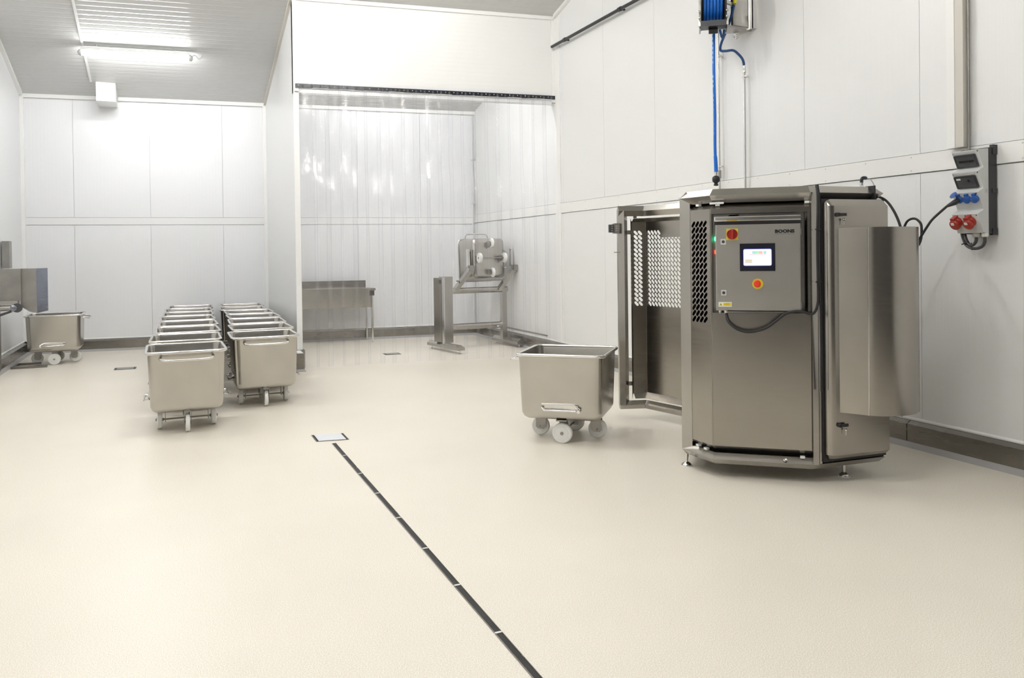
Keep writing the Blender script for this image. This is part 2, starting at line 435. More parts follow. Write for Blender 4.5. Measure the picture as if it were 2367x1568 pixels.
# kerbs: steel-faced plinth with a mortar cove
def kerb(name, base, inward, L0, L1, first=0, seg=2.4, gap=True, endcaps=True):
    """base(t)->(x,y) wall line; inward unit vector into room"""
    ix, iy = inward
    def P(t, d, z): b = base(t); return (b[0]+ix*d, b[1]+iy*d, z)
    mb = MB(); mb.loft([[P(t, 0, 0), P(t, .103, 0), P(t, .056, .034), P(t, 0, .034)] for t in (L0, L1)])
    k = struct(mb, name, 'cove')
    t = L0+first; ts = [L0]
    if first: ts.append(t)
    while t+seg < L1: t += seg; ts.append(t)
    ts.append(L1)
    for a, b in zip(ts[:-1], ts[1:]):
        m = MB(); m.loft([[P(q, .0, .033), P(q, .055, .033), P(q, .055, .164), P(q, .008, .190), P(q, 0, .190)] for q in (a+.003, b-.003)])
        m.build('kerb_cover', 'kerbm', k)
    m = MB(); m.loft([[P(q, 0, .186), P(q, .013, .190), P(q, .013, .200), P(q, 0, .210)] for q in (L0, L1)]); m.build('seal_bead', 'trim', k)
    return k
kerb('baseboard_right', lambda t: (XW, t), (-1, 0), -6.9, 13.42, first=11.1)
n_ = Vector((SK, -1)).normalized()
kerb('baseboard_back', lambda t: (t, YB(t)), (-.119, -.993), XL, XP-.02)
kerb('baseboard_bay', lambda t: (t, YB(t)), (-.119, -.993), XP+.07, XW-.02)
kerb('baseboard_left', lambda t: (XL, t), (1, 0), 2.0, 14.28)
# end of the partition kerb
pk = MB(); y0 = 10.24
pk.prism([(1.44, y0), (1.535, y0), (1.55, y0+.03), (1.60, YD(1.5)), (1.60, YB(1.6)-.05), (1.44, YB(1.5)-.05)], .035, .235)
k_ = struct(pk, 'baseboard_partition', 'kerbm')
MB().loft([[(1.42, y0-.02, 0), (1.56, y0-.02, 0), (1.63, YB(1.6)-.06, 0), (1.42, YB(1.5)-.06, 0)], [(1.44, y0, .034), (1.54, y0, .034), (1.60, YB(1.6)-.06, .034), (1.44, YB(1.5)-.06, .034)]]).build('cove', 'cove', k_)
MB().box((1.455, y0+.01, .236), (1.53, y0+.30, .243)).build('seal_bead', 'trim', k_)
# floor drains
dr = thing('slot_drain', 'long narrow dark slot drain running towards the viewer across the floor', 'drain', (1.155, 4.4, 0))
ys = [6.235, 5.817, 5.29, 4.804, 4.304, 3.798, 3.314, 2.83, 2.35, 1.87]
wpart(dr, MB().box((1.143, 1.87, .0006), (1.167, 6.235, .0022)), 'channel', 'ink')
for yb_, ya in zip(ys[:-1], ys[1:]):
    m = MB(); m.box((1.139, ya+.006, .0006), (1.1425, yb_-.006, .004)); m.box((1.1675, ya+.006, .0006), (1.171, yb_-.006, .004))
    wpart(dr, m, 'edge_rail', 'kerbm')
    wpart(dr, MB().box((1.1425, yb_-.007, .0007), (1.1675, yb_+.005, .0036)), 'bridge', 'whitep')
def quad_slab(p, z0, z1): return MB().loft([[(x, y, z0) for x, y in p], [(x, y, z1) for x, y in p]])
def inset(p, k):
    cx = sum(a for a, b in p)/4; cy = sum(b for a, b in p)/4
    return [(cx+(a-cx)*k, cy+(b-cy)*k) for a, b in p]
mh = [(1.036, 6.345), (1.292, 6.300), (1.292, 6.545), (1.036, 6.590)]
t = thing('manhole_cover', 'pale square drain cover at the far end of the slot drain', 'drain cover', (1.16, 6.44, 0))
wpart(t, quad_slab(mh, .0006, .003), 'frame', 'kerbm')
wpart(t, quad_slab([(a+.0, b) for a, b in inset(mh, .94)], .003, .0036), 'gap', 'ink')
wpart(t, quad_slab([(mh[0][0]+.022, mh[0][1]+.004), (mh[1][0]-.022, mh[1][1]+.010), (mh[2][0]-.022, mh[2][1]-.004), (mh[3][0]+.022, mh[3][1]-.010)], .0037, .006), 'cover', 'manh')
for (cx, cy, w_, h_, lb) in ((-.60, 11.72, .27, .22, 'small steel floor drain in front of the lone cart by the back wall'), (3.00, 11.42, .24, .20, 'small steel floor drain seen through the strip curtain')):
    p = [(cx-w_/2, cy-h_/2), (cx+w_/2, cy-h_/2-.02), (cx+w_/2, cy+h_/2-.02), (cx-w_/2, cy+h_/2)]
    t = thing('floor_drain', lb, 'drain', (cx, cy, 0))
    wpart(t, quad_slab(p, .0006, .003), 'frame', 'kerbm')
    wpart(t, quad_slab(inset(p, .9), .003, .0036), 'gap', 'ink')
    wpart(t, quad_slab([((a-cx)*.82+cx, (b-cy)*.9+cy) for a, b in inset(p, .93)], .0037, .006), 'cover', 'galv')
# ================================================================== LIGHTS
def tube_lamp(c, L, label, mat='tube', rad=.03, group=None, rx=None):
    """fluorescent batten hanging under the ceiling, along the cross-wall direction"""
    t = thing('tube_light', label, 'ceiling light', c, math.atan(SK), group)
    MB().box((-L/2+.02, -.045, .035), (L/2-.02, .045, .075)).build('housing', 'lgrey', t)
    MB().cyl((-L/2+.03, 0, 0), (L/2-.03, 0, 0), rad, 16).build('diffuser', mat, t, 40)
    for sx in (-1, 1):
        MB().lathe((sx*(L/2-.03), 0, 0), (sx, 0, 0), [(0, rad+.004), (.03, rad+.004), (.05, rad*.5)], 14).build('end_cap', 'greyp', t, 40)
        m = MB(); m.tube([(sx*(L*.35), 0, .07), (sx*(L*.35), 0, .13)], .008, 8); m.build('hanger', 'greyp', t)
    return t
lt = tube_lamp((-.42, 12.36, 4.385), 1.46, 'long bright tube light under the sloping ceiling of the left bay', 'tube_v', .04)
MB().tube(bez([(.73, 0, .02), (.78, 0, .05), (.83, 0, .0), (.87, 0, .02), (.885, 0, .06)]), .007, 8).build('cable', 'greyp', lt)
lights = [
 (3.1, 8.3, 5.30, 'tube light hanging in front of the white header above the strip curtain', 'tube_h'),
 (1.3, 6.4, 5.40, 'tube light over the middle of the hall', 'tube_m'),
 (1.5, 2.2, 5.45, 'tube light over the near middle of the hall', 'tube'),
 (-.9, 8.6, 5.25, 'tube light over the left rows of the hall', 'tube'),
 (-.6, 3.0, 5.45, 'tube light over the near left of the hall', 'tube'),
 (2.2, -1.2, 5.45, 'tube light behind the viewer', 'tube_s'),
 (3.3, 10.95, 4.62, 'tube light in the bay behind the strip curtain', 'tube_b'),
]
for x, y, z, lb, mt in lights: tube_lamp((x, y, z), 1.5, lb, mt, .03)
# ================================================================== EURO CARTS
def make_cart(label, group, loc, rz, L=.70, W=.63):
    t = thing('meat_cart', label, 'cart', loc, rz, group)
    # tub: tapered, rounded at corners and bottom, open at the top
    Z0, Z1, R = .185, .695, .065
    def loop(l, w_, r, z): return [(x, y, z) for x, y in rrect(l, w_, r, 5)]
    outer = []
    for a in (90, 65, 40, 15, 0):
        c = math.cos(math.radians(a)); s = math.sin(math.radians(a)); ins = R*(1-c)
        outer.append(loop(L-.05-2*ins, W-.05-2*ins, max(R-ins*.6, .02), Z0+R*(1-s)))
    outer.append(loop(L-.02, W-.02, R, Z1-.02)); outer.append(loop(L-.012, W-.012, R, Z1))
    inner = []
    T = .004
    inner.append(loop(L-.012-2*T, W-.012-2*T, R-T, Z1)); inner.append(loop(L-.02-2*T, W-.02-2*T, R-T, Z1-.02))
    for a in (0, 15, 40, 65, 90):
        c = math.cos(math.radians(a)); s = math.sin(math.radians(a)); ins = R*(1-c)+T
        inner.append(loop(L-.05-2*ins, W-.05-2*ins, max(R-ins*.6, .02), Z0+T+R*(1-s)))
    MB().loft(outer+inner).build('tub', 'cart', t, 50)
    rim = [(x, y, Z1) for x, y in rrect(L, W, R, 6)]
    MB().tube(rim, .0135, 8, closed=True).build('rim', 'bright', t, 60)
    # push handle on the -x end
    h = W*.33; x = -L/2+.005
    MB().tube(bez([(x, -h, .655), (x-.05, -h+.005, .648), (x-.085, -h+.045, .640), (x-.088, 0, .638), (x-.085, h-.045, .640), (x-.05, h-.005, .648), (x, h, .655)], 5), .0115, 8).build('handle', 'bright', t, 60)
    # lifting brackets on both long sides
    for s in (-1, 1):
        y = s*(W/2-.018)
        b = MB()
        b.tube([(-.145, y, .315), (.115, y+s*.002, .315), (.165, y+s*.02, .285)], .006, 6)
        b.tube([(-.150, y, .29), (-.115, y+s*.042, .275), (.135, y+s*.042, .275), (.15, y, .27)], .008, 8)
        b.fbox(lambda a, c, d: (a, y+s*c, d), (-.12, .0, .272), (.145, .012, .312))
        b.build('lifting_bracket', 'bright', t, 50)
        b2 = MB(); b2.cyl((.155, y, .275), (.155, y+s*.04, .272), .013, 10); b2.build('bracket_pin', 'bright', t, 40)
    # axle with two fixed wheels
    def wheel(c, ax, r=.079, w_=.042):
        o = MB().lathe(Vector(c)-Vector(ax)*w_/2, ax, [(0, r*.30), (0, r*.62), (.004, r*.64), (.004, r*.80), (0, r*.84), (0, r-.006), (.006, r), (w_-.006, r), (w_, r-.006), (w_, r*.84), (w_-.004, r*.80), (w_-.004, r*.64), (w_, r*.62), (w_, r*.30)], 28).build('wheel', 'nylon', t, 40)
        MB().lathe(Vector(c)-Vector(ax)*(w_/2+.012), ax, [(0, .008), (.002, .013), (w_+.022, .013), (w_+.024, .008)], 10).build('hub_bolt', 'galv', o, 40)
        return o
    yw = W/2-.095
    for s in (-1, 1):
        wheel((0, s*yw, .079), (0, s, 0))
        m = MB(); m.box((-.035, s*(yw-.045)-.003, .06), (.035, s*(yw-.045)+.003, .19)); m.box((-.04, s*(yw)-.05, .178), (.04, s*yw+.03, .188)); m.build('wheel_bracket', 'galv', t)
    MB().cyl((0, -yw-.035, .079), (0, yw+.035, .079), .007, 10).build('axle', 'galv', t, 40)
    # swivel castors front and back, hub height a little above the fixed axle
    for s in (-1, 1):
        cx = s*(L/2-.125)
        wheel((cx+s*.012, 0, .079), (0, 1, 0), .075, .034)
        m = MB()
        for q in (-1, 1):
            m.add([(cx-.042, q*.026, .19), (cx+.042, q*.026, .19), (cx+.042+s*.004, q*.026, .075), (cx+.025+s*.004, q*.026, .058), (cx-.025+s*.004, q*.026, .058), (cx-.042+s*.004, q*.026, .075),
                   (cx-.042, q*.029, .19), (cx+.042, q*.029, .19), (cx+.042+s*.004, q*.029, .075), (cx+.025+s*.004, q*.029, .058), (cx-.025+s*.004, q*.029, .058), (cx-.042+s*.004, q*.029, .075)],
                  [(0,1,2,3,4,5), (11,10,9,8,7,6)]+[(i, (i+1) % 6, 6+(i+1) % 6, 6+i) for i in range(6)])
        m.box((cx-.045, -.03, .172), (cx+.045, .03, .188)); m.build('castor_fork', 'galv', t)
    return t
def copy_tree(o, parent=None):
    c = o.copy(); COL.objects.link(c); c.parent = parent
    for ch in [q for q in bpy.data.objects if q.parent == o]: copy_tree(ch, c)
    return c
ordn = ['front', 'second', 'third', 'fourth', 'fifth', 'sixth', 'seventh', 'rearmost']
GL, GR = 'steel meat carts in the left row', 'steel meat carts in the right row'
LC = [(.100, 7.11), (.116, 8.05), (.146, 8.93), (.168, 9.79), (.174, 10.63), (.198, 11.46), (.218, 12.27), (.262, 13.07)]
RC = [(.838, 7.98), (.902, 8.87), (.942, 9.73), (.980, 10.57), (1.0, 11.42), (.975, 12.26), (1.025, 13.08)]
base = make_cart('front cart of the left row, steel, its handle facing the viewer', GL, (LC[0][0], LC[0][1]+.35, 0), math.radians(90.5))
kids = {}
for q in list(bpy.data.objects): kids.setdefault(q.parent, []).append(q)
def copy_fast(o, parent=None):
    c = o.copy(); COL.objects.link(c); c.parent = parent
    for ch in kids.get(o, []): copy_fast(ch, c)
    return c
def mkcopy(label, group, loc, rz):
    c = copy_fast(base); c.location = loc; c.rotation_euler = (0, 0, rz); c['label'] = label
    if group: c['group'] = group
    elif 'group' in c: del c['group']
    return c
for i, (x, yf) in enumerate(LC):
    if i: mkcopy(f'{ordn[i]} steel cart of the left row, counted from the viewer', GL, (x, yf+.35, 0), math.radians(90+[0, -1, 1, 0, 1.5, -1, 1, -1.5][i]))
for i, (x, yf) in enumerate(RC):
    n = ordn[i] if i < 6 else 'rearmost'
    lb = 'front cart of the right row, steel, nearest the partition end' if i == 0 else f'{n} steel cart of the right row, counted from the viewer'
    mkcopy(lb, GR, (x, yf+.35, 0), math.radians(90+[0, 1, -1, 1, 0, -2, 1][i]))
mkcopy('large near steel cart standing alone beside the open door of the stainless machine', None, (2.93, 5.60, 0), math.radians(-41))
mkcopy('lone steel cart at the far left, handle pointing right, under the hopper', None, (-1.54, 12.86, 0), math.radians(180))
# ================================================================== MACHINE
A, B, C, C2, D, E_, F_, G_ = (3.214, 4.461), (3.228, 4.153), (3.703, 3.756), (3.747, 3.746), (4.275, 3.700), (4.36, 4.35), (4.15, 4.95), (3.63, 4.92)
mc = thing('stainless_machine', 'large eight-sided stainless steel machine with control panel and open door, by the right wall', 'machine', (3.8, 4.3, 0))
def mp(mb, name, mat, parent=None, smooth=None, **kw): return wpart(mc, mb, name, mat, parent, smooth, **kw)
TOPB = [(0, 1.855), (-.045, 1.900), (-.085, 1.855), (-.062, 1.808), (-.040, 1.808)]
BOTB = [(0, .127), (-.040, .162), (-.085, .127), (-.070, .092), (-.030, .092)]
fixed = [C2, D, E_, F_, G_, A]
m = MB(); sweep(m, fixed, TOPB); mp(m, 'top_frame', 'steelh')
m = MB(); sweep(m, fixed, BOTB); mp(m, 'base_frame', 'steelh')
# carcass, its hidden open-door side closed too so the slots look dark
m = MB()
io = offs([C2, D, E_, F_, G_, A], -.05)
oo = offs([C2, D, E_, F_, G_, A], -.046)
for i in range(5):
    p = [io[i], io[i+1], oo[i+1], oo[i]]
    m.loft([[(q.x, q.y, .13) for q in p], [(q.x, q.y, 1.86) for q in p]])
mp(m, 'casing', 'steel')
pl = offs([A, B, C, D, E_, F_, G_], -.055, True)
m = MB(); m.prism([(q.x, q.y) for q in pl], .15, .156); mp(m, 'floor_plate', 'galv')
m = MB(); m.prism([(q.x, q.y) for q in pl], 1.862, 1.868); mp(m, 'roof_plate', 'steel')
# working drum inside, seen through the grille
m = MB(); m.lathe((3.84, 4.40, .30), (0, 0, 1), [(0, .10), (0, .28), (.10, .34), (1.2, .34), (1.3, .30), (1.3, .1)], 28); mp(m, 'drum', 'dark', None, 40)
m = MB(); m.box((3.42, 4.05, 1.05), (3.60, 4.35, 1.60)); mp(m, 'gearbox', 'dgrey')
m = MB(); m.tube([(3.36, 4.50, .2), (3.36, 4.50, 1.8)], .012, 8); m.tube([(3.34, 4.40, 1.72), (3.42, 4.10, 1.72)], .010, 8); mp(m, 'inner_pipe', 'bright')
# feet
for (x, y) in ((3.262, 4.478), (4.025, 3.812), (4.27, 4.62), (3.72, 4.86)):
    f = MB(); f.lathe((x, y, 0), (0, 0, 1), [(0, .036), (.006, .037), (.007, .033), (.014, .031), (.024, .018), (.028, .010), (.055, .010), (.055, .013), (.12, .016), (.14, .016)], 20)
    o = mp(f, 'foot', 'bright', None, 40)
    mp(MB().lathe((x, y, 0), (0, 0, 1), [(0, .0365), (.005, .038), (.0065, .0355)], 20), 'foot_pad', 'nylon', o, 40)
# --- generic door made of a bent diamond-section frame and a perforated sheet
def diamond_post(m, p, d, z0, z1, flip=1):
    """p plan point of outer ridge, d unit vector pointing into the opening"""
    d = Vector(d).normalized(); nrm_ = Vector((d.y, -d.x))*flip   # outward
    P = Vector(p)
    pts = [P, P+d*.070-nrm_*.032, P+d*.064-nrm_*.062, P+d*.010-nrm_*.085, P-nrm_*.05-d*.012]
    pts = [(q.x, q.y) for q in pts]
    m.prism(pts, z0, z1)
dAB = (Vector(B)-Vector(A)).normalized(); dBC = (Vector(C)-Vector(B)).normalized()
fd = MB(); sweep(fd, [A, B, C, C2], TOPB); sweep(fd, [A, B, C, C2], BOTB)
diamond_post(fd, A, dAB, .125, 1.857, 1)
pC = Vector(C)
fd.prism([tuple(pC+dBC*.004), (3.747, 3.746), (3.775, 3.790), (3.735, 3.84), tuple(pC-dBC*.012+Vector((.035, .045)))], .125, 1.857)
front_door = mp(fd, 'door_frame', 'steelh')
UB = Vector((dBC.x, dBC.y, 0)); NB = Vector((dBC.y, -dBC.x, 0)); B3 = Vector((B[0], B[1], 0))
def FB(s, o, z): return B3+UB*s+NB*o+Vector((0, 0, z))          # frame of the broad front face (s along, o outward, z up)
UA = Vector((dAB.x, dAB.y, 0)); NA = Vector((dAB.y, -dAB.x, 0)); A3 = Vector((A[0], A[1], 0))
def FA(s, o, z): return A3+UA*s+NA*o+Vector((0, 0, z))
def sheet(F, o, outer, holes, th, name, mat, parent):
    vs, fs = flat_shape(outer, holes, th)
    m = MB(); m.add([F(v[0], o+v[2], v[1]) for v in vs], fs)
    return mp(m, name, mat, parent)
# chamfer panel with slanted slots
holes = []
for c in range(4):
    for r in range(17): holes.append(obround(.136+c*.0385, 1.672-r*.0397, .050, .0215, 48, 4))
sheet(FA, -.008, [(.105, .215), (.3105, .215), (.3105, 1.768), (.105, 1.768)], holes, .003, 'slotted_panel', 'steel', front_door)
rec = [(.012, 1.088), (.600, 1.088), (.600, 1.735), (.012, 1.735)]
sheet(FB, -.008, [(-.001, .215), (.615, .215), (.615, 1.768), (-.001, 1.768)], [list(reversed(rec))], .003, 'front_panel', 'steel', front_door)
# folded returns of the panel
m = MB()
pp = [tuple(FA(.105, 0, 0).to_2d()), B, tuple(FB(.615, 0, 0).to_2d())]
sweep(m, pp, [(-.0065, .2155), (-.052, .178), (-.055, .180), (-.0095, .219)])
sweep(m, pp, [(-.0065, 1.7675), (-.0095, 1.764), (-.055, 1.792), (-.052, 1.796)])
m.fbox(FA, (.1025, -.05, .2), (.105, -.008, 1.78))
m.add([FB(*p) for p in [(.615, -.008, .215), (.655, -.05, .18), (.655, -.05, 1.79), (.615, -.008, 1.768), (.612, -.011, .215), (.652, -.053, .18), (.652, -.053, 1.79), (.612, -.011, 1.768)]],
      [(0,1,2,3), (7,6,5,4), (0,4,5,1), (3,2,6,7)])
mp(m, 'folded_edge', 'steelh', front_door)
# recess lining around the control cabinet
m = MB(); a, b, c_, d_ = .012, .600, 1.088, 1.735
m.fbox(FB, (a, -.12, c_), (b, -.117, d_)); 
m.fbox(FB, (a-.003, -.12, c_-.003), (a, .004, d_+.003)); m.fbox(FB, (b, -.12, c_), (b+.003, .004, d_)); m.fbox(FB, (a, -.12, d_), (b, .004, d_+.003)); m.fbox(FB, (a, -.12, c_-.003), (b, .004, c_))
mp(m, 'recess', 'steelh', front_door)
# small white hinge blocks in the gap
for s_, z_, f_ in ((.16, 1.80, FA), (.05, 1.795, FB), (.60, 1.797, FB), (.135, .178, FA), (.215, .172, FA), (.56, .166, FB)):
    m = MB(); m.fbox(f_, (s_-.014, -.045, z_-.007), (s_+.014, -.02, z_+.007)); mp(m, 'hinge_block', 'nylon', front_door)
m = MB(); m.tube([FB(-.06+.06, -.02, 1.803), FB(.09, -.02, 1.806)], .007, 8); mp(m, 'latch_rod', 'nylon', front_door)
m = MB(); m.lathe(FB(.455, -.012, .145), (NB.x, NB.y, .9), [(0, .013), (.004, .013), (.006, .009), (.004, .005)], 14); mp(m, 'bolt', 'bright', front_door, 40)
# --- control cabinet
cbx = MB()
cbx.fbox(FB, (.042, -.10, 1.108), (.552, .012, 1.655))
ctrl = mp(cbx, 'control_cabinet', 'steel')
def bev(F, s0, s1, z0, z1, o0, o1, b):
    m = MB()
    m.loft([[F(*p) for p in [(s0, o0, z0), (s1, o0, z0), (s1, o0, z1), (s0, o0, z1)]],
            [F(*p) for p in [(s0, o1-b, z0), (s1, o1-b, z0), (s1, o1-b, z1), (s0, o1-b, z1)]],
            [F(*p) for p in [(s0+b, o1, z0+b), (s1-b, o1, z0+b), (s1-b, o1, z1-b), (s0+b, o1, z1-b)]]])
    return m
OF = .034
mp(bev(FB, .037, .556, 1.106, 1.660, .016, OF, .004), 'cabinet_door', 'steelc', ctrl)
mp(bev(FB, .030, .560, 1.683, 1.714, -.03, .040, .006), 'drip_rail', 'bright', ctrl)
mp(MB().fbox(FB, (.03, -.05, 1.655), (.56, .0, 1.683)), 'rail_web', 'dgrey', ctrl)
mp(MB().fbox(FB, (.10, -.08, 1.092), (.50, .026, 1.100)), 'bottom_flange', 'bright', ctrl)
for z_ in (1.61, 1.14):
    mp(MB().cyl(FB(.561, .018, z_-.02), FB(.561, .018, z_+.02), .006, 8), 'hinge', 'bright', ctrl)
# main switch
mp(MB().fbox(FB, (.105, OF, 1.561), (.178, OF+.006, 1.635)), 'switch_plate', 'yellow', ctrl)
mp(MB().lathe(FB(.141, OF+.006, 1.599), NB, [(0, .0345), (.012, .034), (.014, .030), (.010, .026), (.010, .005)], 28), 'switch_knob', 'redd', ctrl, 40)
mp(MB().fbox(FB, (.135, OF+.012, 1.566), (.148, OF+.034, 1.628)), 'switch_grip', 'red', ctrl)
for z_ in (1.551, 1.221):
    mp(MB().fbox(FB, (.069, OF, z_-.018), (.101, OF+.004, z_+.018)), 'lock_plate', 'lgrey', ctrl)
    mp(MB().lathe(FB(.085, OF+.004, z_), NB, [(0, .010), (.002, .010), (.001, .004)], 16), 'lock', 'dgrey', ctrl, 40)
# touch screen
mp(bev(FB, .187, .403, 1.360, 1.537, OF, OF+.008, .002), 'screen_bezel', 'navy', ctrl)
mp(MB().loft([[FB(x, OF+.008, z) for x, z in rrect(.176, .111, .010, 4, .295, 1.448)], [FB(x, OF+.0085, z) for x, z in rrect(.176, .111, .010, 4, .295, 1.448)]]), 'display_edge', 'dispb', ctrl)
mp(MB().loft([[FB(x, OF+.0085, z) for x, z in rrect(.170, .105, .009, 4, .295, 1.448)], [FB(x, OF+.009, z) for x, z in rrect(.170, .105, .009, 4, .295, 1.448)]]), 'display', 'disp', ctrl)
def disp(s0, s1, z0, z1, mat): mp(MB().fbox(FB, (s0, OF+.009, z0), (s1, OF+.0093, z1)), 'display_field', mat, ctrl)
disp(.264, .288, 1.470, 1.488, 'd_teal'); disp(.288, .306, 1.470, 1.488, 'd_green'); disp(.306, .326, 1.470, 1.488, 'd_red'); disp(.332, .349, 1.470, 1.488, 'd_teal')
disp(.242, .349, 1.4635, 1.466, 'd_pink')
disp(.220, .262, 1.429, 1.435, 'd_green'); disp(.220, .262, 1.423, 1.429, 'd_red'); disp(.220, .262, 1.417, 1.423, 'd_green'); disp(.220, .262, 1.412, 1.416, 'd_pink')
# emergency stop
mp(MB().lathe(FB(.295, OF, 1.278), NB, [(0, .0335), (.003, .0335), (.003, .01)], 30), 'stop_ring', 'yellow', ctrl, 40)
mp(MB().lathe(FB(.292, OF+.003, 1.280), NB, [(0, .014), (.012, .015), (.012, .022), (.020, .0225), (.026, .018), (.028, .006)], 28), 'stop_button', 'redb', ctrl, 40)
# lettering
def text(F, txt, s, z, size, width, o, mat, bold=.0, name='lettering', parent=ctrl):
    vs, fs, wd = text_shape(txt, size, .0006, bold)
    k = width/wd
    m = MB(); m.add([F(s+v[0]*k, o+v[2]+.0004, z+v[1]) for v in vs], fs)
    return mp(m, name, mat, parent)
text(FB, 'BOONS', .403, 1.6035, .027, .118, OF, 'ink', .0018)
text(FB, 'food & industrial inspection', .403, 1.5935, .0085, .116, OF, 'dgrey')
# warning sticker
mp(MB().fbox(FB, (.051, OF, 1.130), (.134, OF+.0008, 1.161)), 'sticker', 'whitep', ctrl)
mp(MB().fbox(FB, (.082, OF+.0008, 1.136), (.129, OF+.0013, 1.155)), 'sticker_field', 'yellow', ctrl)
mp(MB().loft([[FB(s, OF+q, z) for s, z in ((.056, 1.1365), (.077, 1.1365), (.0665, 1.155))] for q in (.0008, .0013)]), 'warning_triangle', 'yellow', ctrl)
mp(MB().loft([[FB(s, OF+q, z) for s, z in ((.0655, 1.1385), (.0675, 1.1385), (.0685, 1.149), (.0645, 1.149))] for q in (.0013, .0016)]), 'warning_mark', 'ink', ctrl)
text(FB, 'Danger', .089, 1.1465, .0095, .032, OF+.001, 'orange')
text(FB, '400 Volt', .094, 1.139, .006, .024, OF+.001, 'orange')
# lamps on the left flank of the cabinet
for z_, mt in ((1.571, 'ledg'), (1.485, 'ledr')):
    mp(MB().lathe(FB(.042, -.005, z_), -UB, [(0, .014), (.010, .014), (.014, .008)], 16), 'pilot_lamp', mt, ctrl, 40)
# glands and cables
mp(MB().lathe(FB(.060, -.01, 1.108), (0, 0, -1), [(0, .009), (.02, .009), (.026, .005)], 14), 'cable_gland', 'nylon', ctrl, 40)
mp(MB().lathe(FB(.098, .0, 1.104), (0, 0, -1), [(0, .012), (.012, .012), (.018, .009)], 14), 'cable_gland', 'nylon', ctrl, 40)
cab = [(.098, .0, 1.090), (.113, .03, 1.033), (.169, .05, .986), (.243, .05, .971), (.335, .05, .994), (.406, .05, 1.045), (.466, .045, 1.092), (.549, .04, 1.106), (.62, .035, 1.088), (.652, .04, 1.148), (.657, .03, 1.269), (.655, .03, 1.54), (.660, .028, 1.80), (.655, .0, 1.90)]
mp(MB().tube(bez([FB(*p) for p in cab], 8), .0085, 8), 'cable', 'black', ctrl, 60)
cab2 = [(.660, .025, 1.90), (.668, .03, 1.80), (.666, .03, 1.5), (.668, .03, 1.2), (.672, .02, .9), (.672, .01, .6)]
mp(MB().tube(bez([FB(*p) for p in cab2], 6), .006, 8), 'cable', 'black', ctrl, 60)
for z_ in (1.62, 1.29): mp(MB().fbox(FB, (.642, .02, z_-.004), (.676, .045, z_+.004)), 'cable_tie', 'black', ctrl)
# --- right cabinet face with its own door and curved shroud
dCD = (Vector(D)-Vector(C2)).normalized(); UC = Vector((dCD.x, dCD.y, 0)); NC = Vector((dCD.y, -dCD.x, 0)); C3 = Vector((C2[0], C2[1], 0))
def FC(s, o, z): return C3+UC*s+NC*o+Vector((0, 0, z))
mp(MB().fbox(FC, (.004, -.045, .13), (.024, .0, 1.84)), 'post', 'steelh')
mp(MB().fbox(FC, (.026, -.045, .14), (.525, .008, 1.815)), 'gasket', 'black')
# side door, rounded on its left edge, bevelled at the top and bottom
def sdoor(z, ins, tk):
    l, r, t_ = .040+ins, .503-ins*.3, .062-tk
    pts = []
    for k in range(6):
        a = math.radians(180-90*k/5); pts.append((l+.045+.045*math.cos(a), .012+(t_-.012)*math.sin(a)))
    pts += [(r, t_), (r, .010)]
    return [FC(s, o, z) for s, o in pts]
m = MB(); m.loft([sdoor(.160, .030, .036), sdoor(.163, .018, .026), sdoor(.190, .0, .0), sdoor(1.768, .0, .0), sdoor(1.790, .004, .022), sdoor(1.803, .014, .034), sdoor(1.812, .040, .042)])
side_door = mp(m, 'side_door', 'steel', None, 25)
for z_ in (1.711, .383):
    m = MB(); m.lathe(FC(.100, .062, z_), NC, [(0, .014), (.018, .013), (.022, .010)], 14)
    m.fbox(FC, (.098, .074, z_-.009), (.150, .088, z_+.009)); m.cyl(FC(.150, .081, z_-.009), FC(.150, .081, z_+.009), .007, 8)
    h_ = mp(m, 'lock_handle', 'black', side_door)
    m = MB(); m.lathe(FC(.136, .083, z_-.022), (0, -.0, -1), [(0, .004), (.004, .009), (.013, .009), (.018, .0025), (.042, .002)], 10); mp(m, 'key', 'bright', h_, 40)
# shroud
sp = [(3.842, 3.693), (3.934, 3.520), (3.985, 3.470), (4.06, 3.435), (4.14, 3.422), (4.22, 3.430), (4.30, 3.462), (4.36, 3.508), (4.395, 3.565), (4.408, 3.63), (4.40, 3.70)]
spi = []
for i, p in enumerate(sp):
    a_ = Vector(sp[max(i-1, 0)]); b_ = Vector(sp[min(i+1, len(sp)-1)]); d_ = (b_-a_).normalized(); spi.append((p[0]-d_.y*.004, p[1]+d_.x*.004))
ring = sp+spi[::-1]
m = MB(); n = len(ring); z0, z1 = .462, 1.628
vs = [(x, y, z0) for x, y in ring]+[(x, y, z1) for x, y in ring]
fs = [(i, (i+1) % n, n+(i+1) % n, n+i) for i in range(n)]
h2 = len(sp)
fs += [(i+1, i, n-1-i, n-2-i) for i in range(h2-1)] + [(n+i, n+i+1, 2*n-2-i, 2*n-1-i) for i in range(h2-1)]
m.add(vs, fs); shroud = mp(m, 'shroud', 'steel', None, 22)
m = MB(); m.prism(spi, 1.600, 1.604); mp(m, 'shroud_lid', 'steelh', shroud)
m = MB(); m.box((3.930, 3.5185, .462), (3.9345, 3.523, 1.628)); mp(m, 'seam', 'bright', shroud)
# motor under the shroud
m = MB(); m.lathe((4.17, 3.60, .50), (0, 0, 1), [(0, .05), (0, .12), (1.05, .12), (1.05, .05)], 20); mp(m, 'motor', 'dgrey', shroud, 40)
m = MB(); m.tube([(4.33, 3.62, .52), (4.33, 3.62, .40)], .005, 6); m.tube([(4.30, 3.60, .52), (4.30, 3.60, .43)], .004, 6); mp(m, 'drain_stub', 'galv', shroud)
